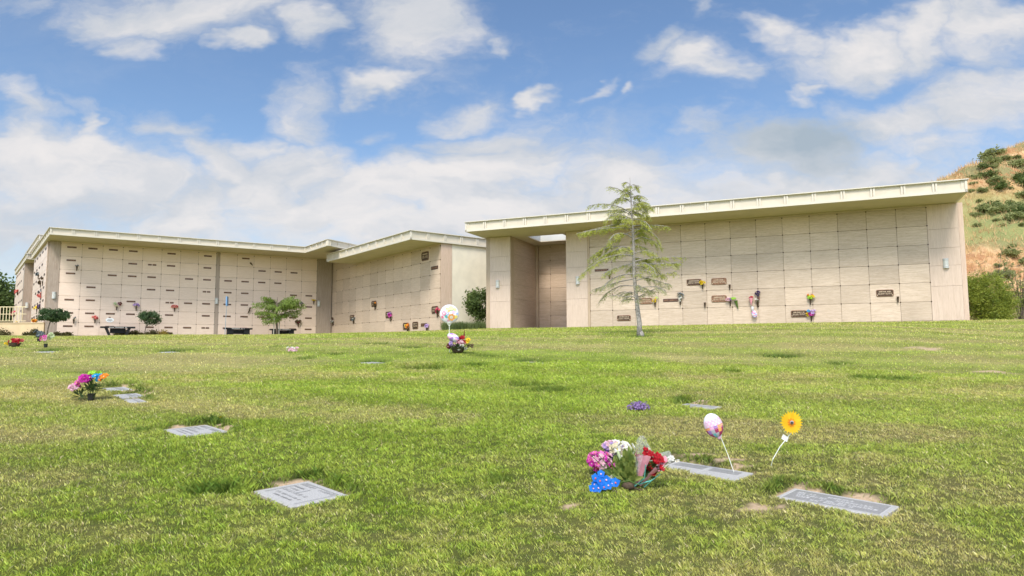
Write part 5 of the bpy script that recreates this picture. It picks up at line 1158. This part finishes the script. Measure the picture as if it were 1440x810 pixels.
# trees far left
for i, (x, y, s_, lab) in enumerate([(-46, 60, 1.0, 'dark green tree behind the railing at the far left edge'), (-55, 66, 1.25, 'large tree beyond the left border'), (-41.6, 64, .72, 'smaller tree directly behind the end of the farthest mausoleum')]):
    P = Vector((x, y, float(H(x, y)))); bushtree('tree', lab, 'tree', P, (0, 0, 3.3*s_), (3.2*s_, 3.0*s_, 2.7*s_), 16000, .30, .17, 'shrub', 81+i, ([(0, 0, -.3), (.1, 0, 1.2*s_), (0, 0, 2.2*s_)], [.3*s_, .22*s_, .15*s_]), nclump=85, cr=.20, group='trees beyond the left buildings')

# ------------------------------------------------------------------ hill
def hillz(x, y):
    rid = 14.7+.74*(x-38)-.42*np.maximum(y-60, 0)+1.2*(N1(x*.16, y*.05)-.5)+.6*(N2(x*.7, y*.3)-.5); face = .56*(y-33-.06*(x-20))
    face = face+1.5*(N3(x*.10, y*.10)-.5)*np.clip((y-33)/12, 0, 1)+1.5*(N4(x*.45, y*.45)-.5)*np.clip((y-33)/8, 0, 1)+.6*(N1(x*1.6, y*1.6)-.5)+.3*(N2(x*3.3, y*3.3)-.5)*np.clip((y-33)/6, 0, 1)
    k = 1.2; z = -k*np.log(np.exp(-np.clip(face, -40, 60)/k)+np.exp(-np.clip(rid, -40, 60)/k)); return 1.0+z
hx = np.linspace(8, 150, 300); hy = np.concatenate([np.linspace(31, 95, 190), np.linspace(96, 190, 40)])
X, Y = np.meshgrid(hx, hy); Z = hillz(X, Y); edge = np.clip((X-8)/12, 0, 1); Z = np.maximum(Z, -1.5); Z = np.where(edge < 1, Z*edge+(edge-1)*1.0, Z); Z[0, :] = -2
nx, ny = len(hx), len(hy); me = bpy.data.meshes.new('hill'); me.vertices.add(nx*ny); me.vertices.foreach_set('co', np.stack([X, Y, Z], -1).reshape(-1).astype(np.float32))
i = np.arange(ny-1)[:, None]*nx+np.arange(nx-1)[None, :]; q = np.stack([i, i+1, i+1+nx, i+nx], -1).reshape(-1, 4)
me.loops.add(q.size); me.loops.foreach_set('vertex_index', q.reshape(-1).astype(np.int32)); me.polygons.add(len(q)); me.polygons.foreach_set('loop_start', np.arange(len(q), dtype=np.int32)*4); me.polygons.foreach_set('use_smooth', [True]*len(q))
m, t, b = newmat('dry_hillside'); pos = t.n('ShaderNodeNewGeometry').outputs['Position']
n1 = t.noise(pos, .16, 5, .6); n2 = t.noise(pos, .9, 5, .65); n3 = t.noise(pos, 5, 4, .7)
c = t.mix(t.ramp(n2, .35, .65), (.60, .33, .15), (.74, .50, .27)); c = t.mix(t.ramp(n1, .48, .60), c, (.30, .27, .12)); c = t.mix(t.math('MULTIPLY', t.ramp(t.noise(t.scale(pos, (1, 1, .35)), .55, 5, .7), .50, .60), .8), c, (.46, .22, .10)); c = t.mix(t.math('MULTIPLY', t.ramp(n3, .52, .72), .55), c, (.28, .16, .085))
sep = t.n('ShaderNodeSeparateXYZ', i0=pos); c = t.mix(t.math('MULTIPLY', t.math('MULTIPLY', t.ramp(sep.outputs[2], 6.2, 8.0), t.ramp(sep.outputs[2], 14.0, 11.0)), .75), c, (.30, .33, .12))
t.link(c, b.inputs['Base Color']); b.inputs['Roughness'].default_value = .95; b.inputs['Specular IOR Level'].default_value = .1
bp = t.n('ShaderNodeBump', Strength=.9, Distance=.35); t.link(n3, bp.inputs['Height']); t.link(bp.outputs[0], b.inputs['Normal'])
me.materials.append(m); me.update(calc_edges=True); hill = bpy.data.objects.new('hill', me); col.objects.link(hill); tag(hill, kind='structure')
# dry grass on the visible flank
Rn = np.random.RandomState(61); n = 46000; x = Rn.uniform(17, 72, n); y = Rn.uniform(34, 86, n); vis = (x/y > .58) & (x/y < .86); x, y = x[vis], y[vis]; z = hillz(x, y); n = len(x); hh = .34*(.5+Rn.rand(n)); an = Rn.rand(n)*6.28; w = .030
V = np.zeros((n, 3, 3)); V[:, 0] = np.stack([x-w*np.cos(an), y-w*np.sin(an), z-.05], -1); V[:, 1] = np.stack([x+w*np.cos(an), y+w*np.sin(an), z-.05], -1); V[:, 2] = np.stack([x+Rn.randn(n)*.16, y+Rn.randn(n)*.16, z+hh], -1)
tag(npmesh('dry_grass', V, LF['dry'], per=3), 'tawny dry grass covering the hillside at the right', 'grass', kind='stuff')
# chaparral shrubs on the hill
protos = []
for k in range(4):
    C, cl = clump_crown(1500, (1, .9, .62), 500+k, 26, .26, 1, .3, -.4); C[:, 2] += .45; V = leafquads(C, .20, .10, 520+k)
    me_ = npmesh('tmp', V, LF['hill' if k < 3 else 'shrub']); protos.append(me_.data); bpy.data.objects.remove(me_)
Rn = np.random.RandomState(77); spots = []
def hpx(u, v):
    d = ray(u, v); t_ = np.linspace(30, 150, 2401); PP = d[None]*t_[:, None]; zz = hillz(PP[:, 0], PP[:, 1]); i = np.argmax(PP[:, 2] < zz); return PP[i] if (PP[:, 2] < zz).any() else None
for i in range(250):
    zone = Rn.rand()
    if zone < .62: u, v = Rn.uniform(1362, 1470), Rn.uniform(248, 318)
    elif zone < .82: u, v = Rn.uniform(1372, 1470), Rn.uniform(222, 262)
    else: u, v = Rn.uniform(1395, 1480), Rn.uniform(345, 425)
    p = hpx(u, v)
    if p is not None and all((p[0]-a[0])**2+(p[1]-a[1])**2 > .6 for a in spots): spots.append((p[0], p[1], p[2], u, v))
for i, (x, y, z, u, v) in enumerate(spots):
    o = bpy.data.objects.new('hill_shrub', protos[i % 4]); col.objects.link(o); s_ = (.28+.75*Rn.rand()**2)*y/55*.95; o.location = (x, y, z-.12); o.rotation_euler = (0, 0, Rn.rand()*6.3); o.scale = (s_*1.25, s_*1.1, s_*.85)
    tag(o, 'rounded olive green shrub growing on the dry hillside at the right', 'shrub', 'shrubs on the dry hillside')

# ------------------------------------------------------------------ sky
SUN_AZ = radians(193)     # compass style: measured from +Y clockwise -> the sun stands behind left of the camera
SUN_EL = radians(51)
w = bpy.data.worlds.new('World'); scene.world = w; w.use_nodes = True; t = NT(w.node_tree); bg = w.node_tree.nodes['Background']
sky = t.n('ShaderNodeTexSky'); sky.sky_type = 'NISHITA'; sky.sun_disc = False; sky.sun_elevation = SUN_EL; sky.sun_rotation = SUN_AZ; sky.air_density = 1.0; sky.dust_density = .6; sky.ozone_density = 2.0; sky.altitude = 300
dirn = t.n('ShaderNodeTexCoord').outputs['Generated']; sep = t.n('ShaderNodeSeparateXYZ', i0=dirn)
yy = t.math('MAXIMUM', t.math('ABSOLUTE', sep.outputs[1]), .12)
a_ = t.math('DIVIDE', sep.outputs[0], yy); e_ = t.math('DIVIDE', sep.outputs[2], yy)
ae = t.n('ShaderNodeCombineXYZ', i0=a_, i1=e_, i2=t.math('MULTIPLY', sep.outputs[1], .35)).outputs[0]
wn = t.noise(t.scale(ae, (3.4, 6.0, 3.4)), 1.0, 5, .6, out=1)
ws = t.n('ShaderNodeVectorMath', _operation='SUBTRACT', i0=wn, i1=(.5, .5, .5)).outputs[0]
aw = t.n('ShaderNodeVectorMath', _operation='MULTIPLY_ADD', i0=ws, i1=(.34, .17, 0), i2=ae).outputs[0]
def bl(u, v, ru, rv, wgt, ang=0.0):
    d = ray(u, v); A_ = d[0]/d[1]; E_ = d[2]/d[1]
    mp = t.s if False else None
    o = t.t.nodes.new('ShaderNodeMapping'); o.vector_type = 'TEXTURE'; t.link(aw, o.inputs[0]); o.inputs['Location'].default_value = (A_, E_, 0); o.inputs['Rotation'].default_value = (0, 0, radians(-ang)); o.inputs['Scale'].default_value = (ru/F, rv/F, 1e3)
    L = t.n('ShaderNodeVectorMath', _operation='LENGTH', i0=o.outputs[0]).outputs['Value']
    r = t.n('ShaderNodeMapRange', i0=L, i1=1.7, i2=.05, i3=0.0, i4=wgt); r.interpolation_type = 'SMOOTHSTEP'; return r.outputs[0]
BL = [(235, 18, 140, 46, 1.1, 0), (330, 10, 60, 26, .8, 0), (205, 55, 50, 26, .8, 20), (20, 10, 60, 18, .55, 0), (345, 60, 40, 15, 1.0, 0), (430, 25, 50, 28, .85, 15), (585, 32, 100, 46, 1.1, 10), (535, 112, 48, 16, .85, -10), (415, 150, 65, 45, .8, 0),
      (5, 40, 20, 25, .5, 0), (90, 140, 70, 16, .45, 20), (118, 180, 16, 26, .85, 0), (30, 175, 60, 60, .7, 0), (70, 235, 130, 60, 1.0, 0), (320, 172, 10, 14, 0, 0), (240, 178, 50, 18, .6, 0), (330, 225, 55, 45, 1.0, 20), (400, 250, 110, 60, 1.1, 0), (470, 300, 160, 60, 1.1, 0),
      (150, 300, 170, 50, .95, 0), (40, 330, 120, 50, .8, 0), (280, 290, 120, 60, 1.0, 0), (600, 275, 110, 45, 1.0, 0), (640, 235, 60, 40, .7, 0), (555, 182, 26, 14, .45, 0), (665, 150, 40, 16, .65, 0), (700, 190, 55, 22, .85, 0), (740, 230, 90, 40, .95, 0), (690, 68, 24, 12, .5, 0),
      (700, 300, 160, 40, 1.1, 0), (760, 132, 24, 10, .7, 0), (845, 138, 26, 8, .5, -20), (895, 139, 14, 7, .5, -10), (985, 92, 75, 30, .9, 10), (920, 80, 50, 24, .8, -20), (1095, 55, 40, 22, .9, 0), (1120, 80, 60, 26, .7, 20), (1215, 78, 125, 34, 1.05, -12), (1315, 42, 85, 48, 1.15, -20),
      (1415, 40, 75, 60, 1.1, 0), (985, 18, 30, 16, .4, -40), (1120, 130, 50, 10, .7, -15), (1085, 150, 30, 12, .6, 0), (1110, 215, 130, 45, 1.0, 0), (1000, 180, 60, 18, .5, 0), (1260, 172, 140, 40, 1.0, -8), (1390, 150, 110, 60, 1.05, -10), (1330, 205, 100, 40, .8, 0), (900, 250, 120, 50, .95, 0), (1060, 270, 180, 40, 1.0, 0), (1240, 250, 150, 36, .9, 0), (800, 290, 140, 50, 1.0, 0), (30, 150, 50, 40, .8, 20), (20, 215, 60, 60, 1.0, 0), (120, 225, 90, 40, 1.1, 12), (170, 262, 110, 50, 1.1, 0), (300, 205, 50, 26, .9, 10), (350, 200, 40, 26, .9, 0), (450, 238, 80, 44, 1.1, 8), (540, 265, 110, 44, 1.2, 0), (250, 320, 180, 50, 1.0, 0), (680, 255, 90, 40, 1.1, 0), (900, 300, 200, 50, 1.1, 0), (560, 330, 260, 40, 1.0, 0), (60, 280, 140, 60, 1.0, 0)]
acc = None
for q in BL:
    if q[4] <= 0: continue
    v_ = bl(*q); acc = v_ if acc is None else t.math('MAXIMUM', acc, v_)
fb = t.noise(t.scale(ae, (2.2, 4.4, 2.2)), 1.0, 7, .62); fb2 = t.noise(t.scale(aw, (7, 13, 7)), 1.0, 6, .65)
# elsewhere in the sky: plain noise clouds
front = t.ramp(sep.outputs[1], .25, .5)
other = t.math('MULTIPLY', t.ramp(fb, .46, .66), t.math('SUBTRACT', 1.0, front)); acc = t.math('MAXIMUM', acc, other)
fb3 = t.noise(t.scale(aw, (22, 40, 22)), 1.0, 4, .6); acc = t.math('ADD', acc, t.math('MULTIPLY', t.math('SUBTRACT', fb3, .5), .35))
dens = t.math('ADD', acc, t.math('ADD', t.math('MULTIPLY', t.math('SUBTRACT', fb, .5), 1.3), t.math('MULTIPLY', t.math('SUBTRACT', fb2, .5), 1.1)))
veil = t.math('MULTIPLY', t.ramp(t.noise(t.scale(aw, (1.6, 3.4, 1.6), (3, 1, 0)), 1.0, 6, .62), .44, .80), .26)
mask = t.math('MAXIMUM', t.ramp(dens, .02, 1.0), veil)
haze = t.math('MULTIPLY', t.ramp(e_, .30, -.02), .60)
base = t.n('ShaderNodeHueSaturation', Saturation=1.05, Value=.64, Color=sky.outputs[0]).outputs[0]
SKYK = 1.0
# cloud shading: bright tops, grey undersides and thick cores
off = t.n('ShaderNodeVectorMath', _operation='ADD', i0=aw, i1=(.02, -.035, 0)).outputs[0]
fs = t.noise(t.scale(off, (3.0, 6.0, 3.0)), 1.0, 5, .6); fs2 = t.noise(t.scale(aw, (3.0, 6.0, 3.0)), 1.0, 5, .6)
sh = t.ramp(t.math('SUBTRACT', fs2, fs), -.15, .15)
sh = t.math('ADD', t.math('MULTIPLY', sh, .65), t.math('MULTIPLY', t.ramp(dens, .5, 1.5), .45), clamp=True)
shade = t.mix(sh, (2.30, 2.45, 2.68), (3.45, 3.30, 3.22))
gr = t.n('ShaderNodeMapping', _vector_type='TEXTURE', i0=aw); d = ray(1115, 205); gr.inputs['Location'].default_value = (d[0]/d[1], d[2]/d[1], 0); gr.inputs['Scale'].default_value = (120/F, 48/F, 1e3)
gl = t.n('ShaderNodeMapRange', i0=t.n('ShaderNodeVectorMath', _operation='LENGTH', i0=gr.outputs[0]).outputs['Value'], i1=1.25, i2=.3, i3=0.0, i4=1.0).outputs[0]
shade = t.mix(gl, shade, (1.62, 1.92, 2.2))
c0 = t.mix(haze, base, (2.35, 2.62, 2.95)); c1 = t.mix(t.math('MULTIPLY', mask, .95), c0, shade)
# sky behind the camera raised as added fill light
c1 = t.mix(t.ramp(sep.outputs[1], .30, -.35), c1, t.n('ShaderNodeHueSaturation', Value=2.3, Saturation=.8, Color=c1).outputs[0])   # sun side of the sky, boosted for fill
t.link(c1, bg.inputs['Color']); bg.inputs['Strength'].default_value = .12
w.cycles.sampling_method = 'MANUAL'; w.cycles.sample_map_resolution = 512

sd = bpy.data.lights.new('sun', 'SUN'); sd.energy = 2.0; sd.angle = radians(20); sd.color = (1.0, .95, .87)
so = bpy.data.objects.new('sun', sd); col.objects.link(so); dv = Vector((sin(SUN_AZ)*cos(SUN_EL), cos(SUN_AZ)*cos(SUN_EL), sin(SUN_EL))); so.rotation_euler = dv.to_track_quat('Z', 'Y').to_euler(); so.location = (0, -5, 30)

# ------------------------------------------------------------------ camera and render settings
cd = bpy.data.cameras.new('camera'); cd.sensor_width = 36; cd.lens = F*36/1440; cd.clip_start = .05; cd.clip_end = 3000
co = bpy.data.objects.new('camera', cd); col.objects.link(co)
co.matrix_world = Matrix.Rotation(pi/2+PITCH, 4, 'X')@Matrix.Rotation(-ROLL, 4, 'Z'); scene.camera = co
scene.render.engine = 'CYCLES'; scene.render.resolution_x = 1024; scene.render.resolution_y = 576
vs = scene.view_settings; vs.view_transform = 'Standard'; vs.look = 'None'; vs.gamma = 1.0; vs.exposure = 1.1; vs.use_curve_mapping = False
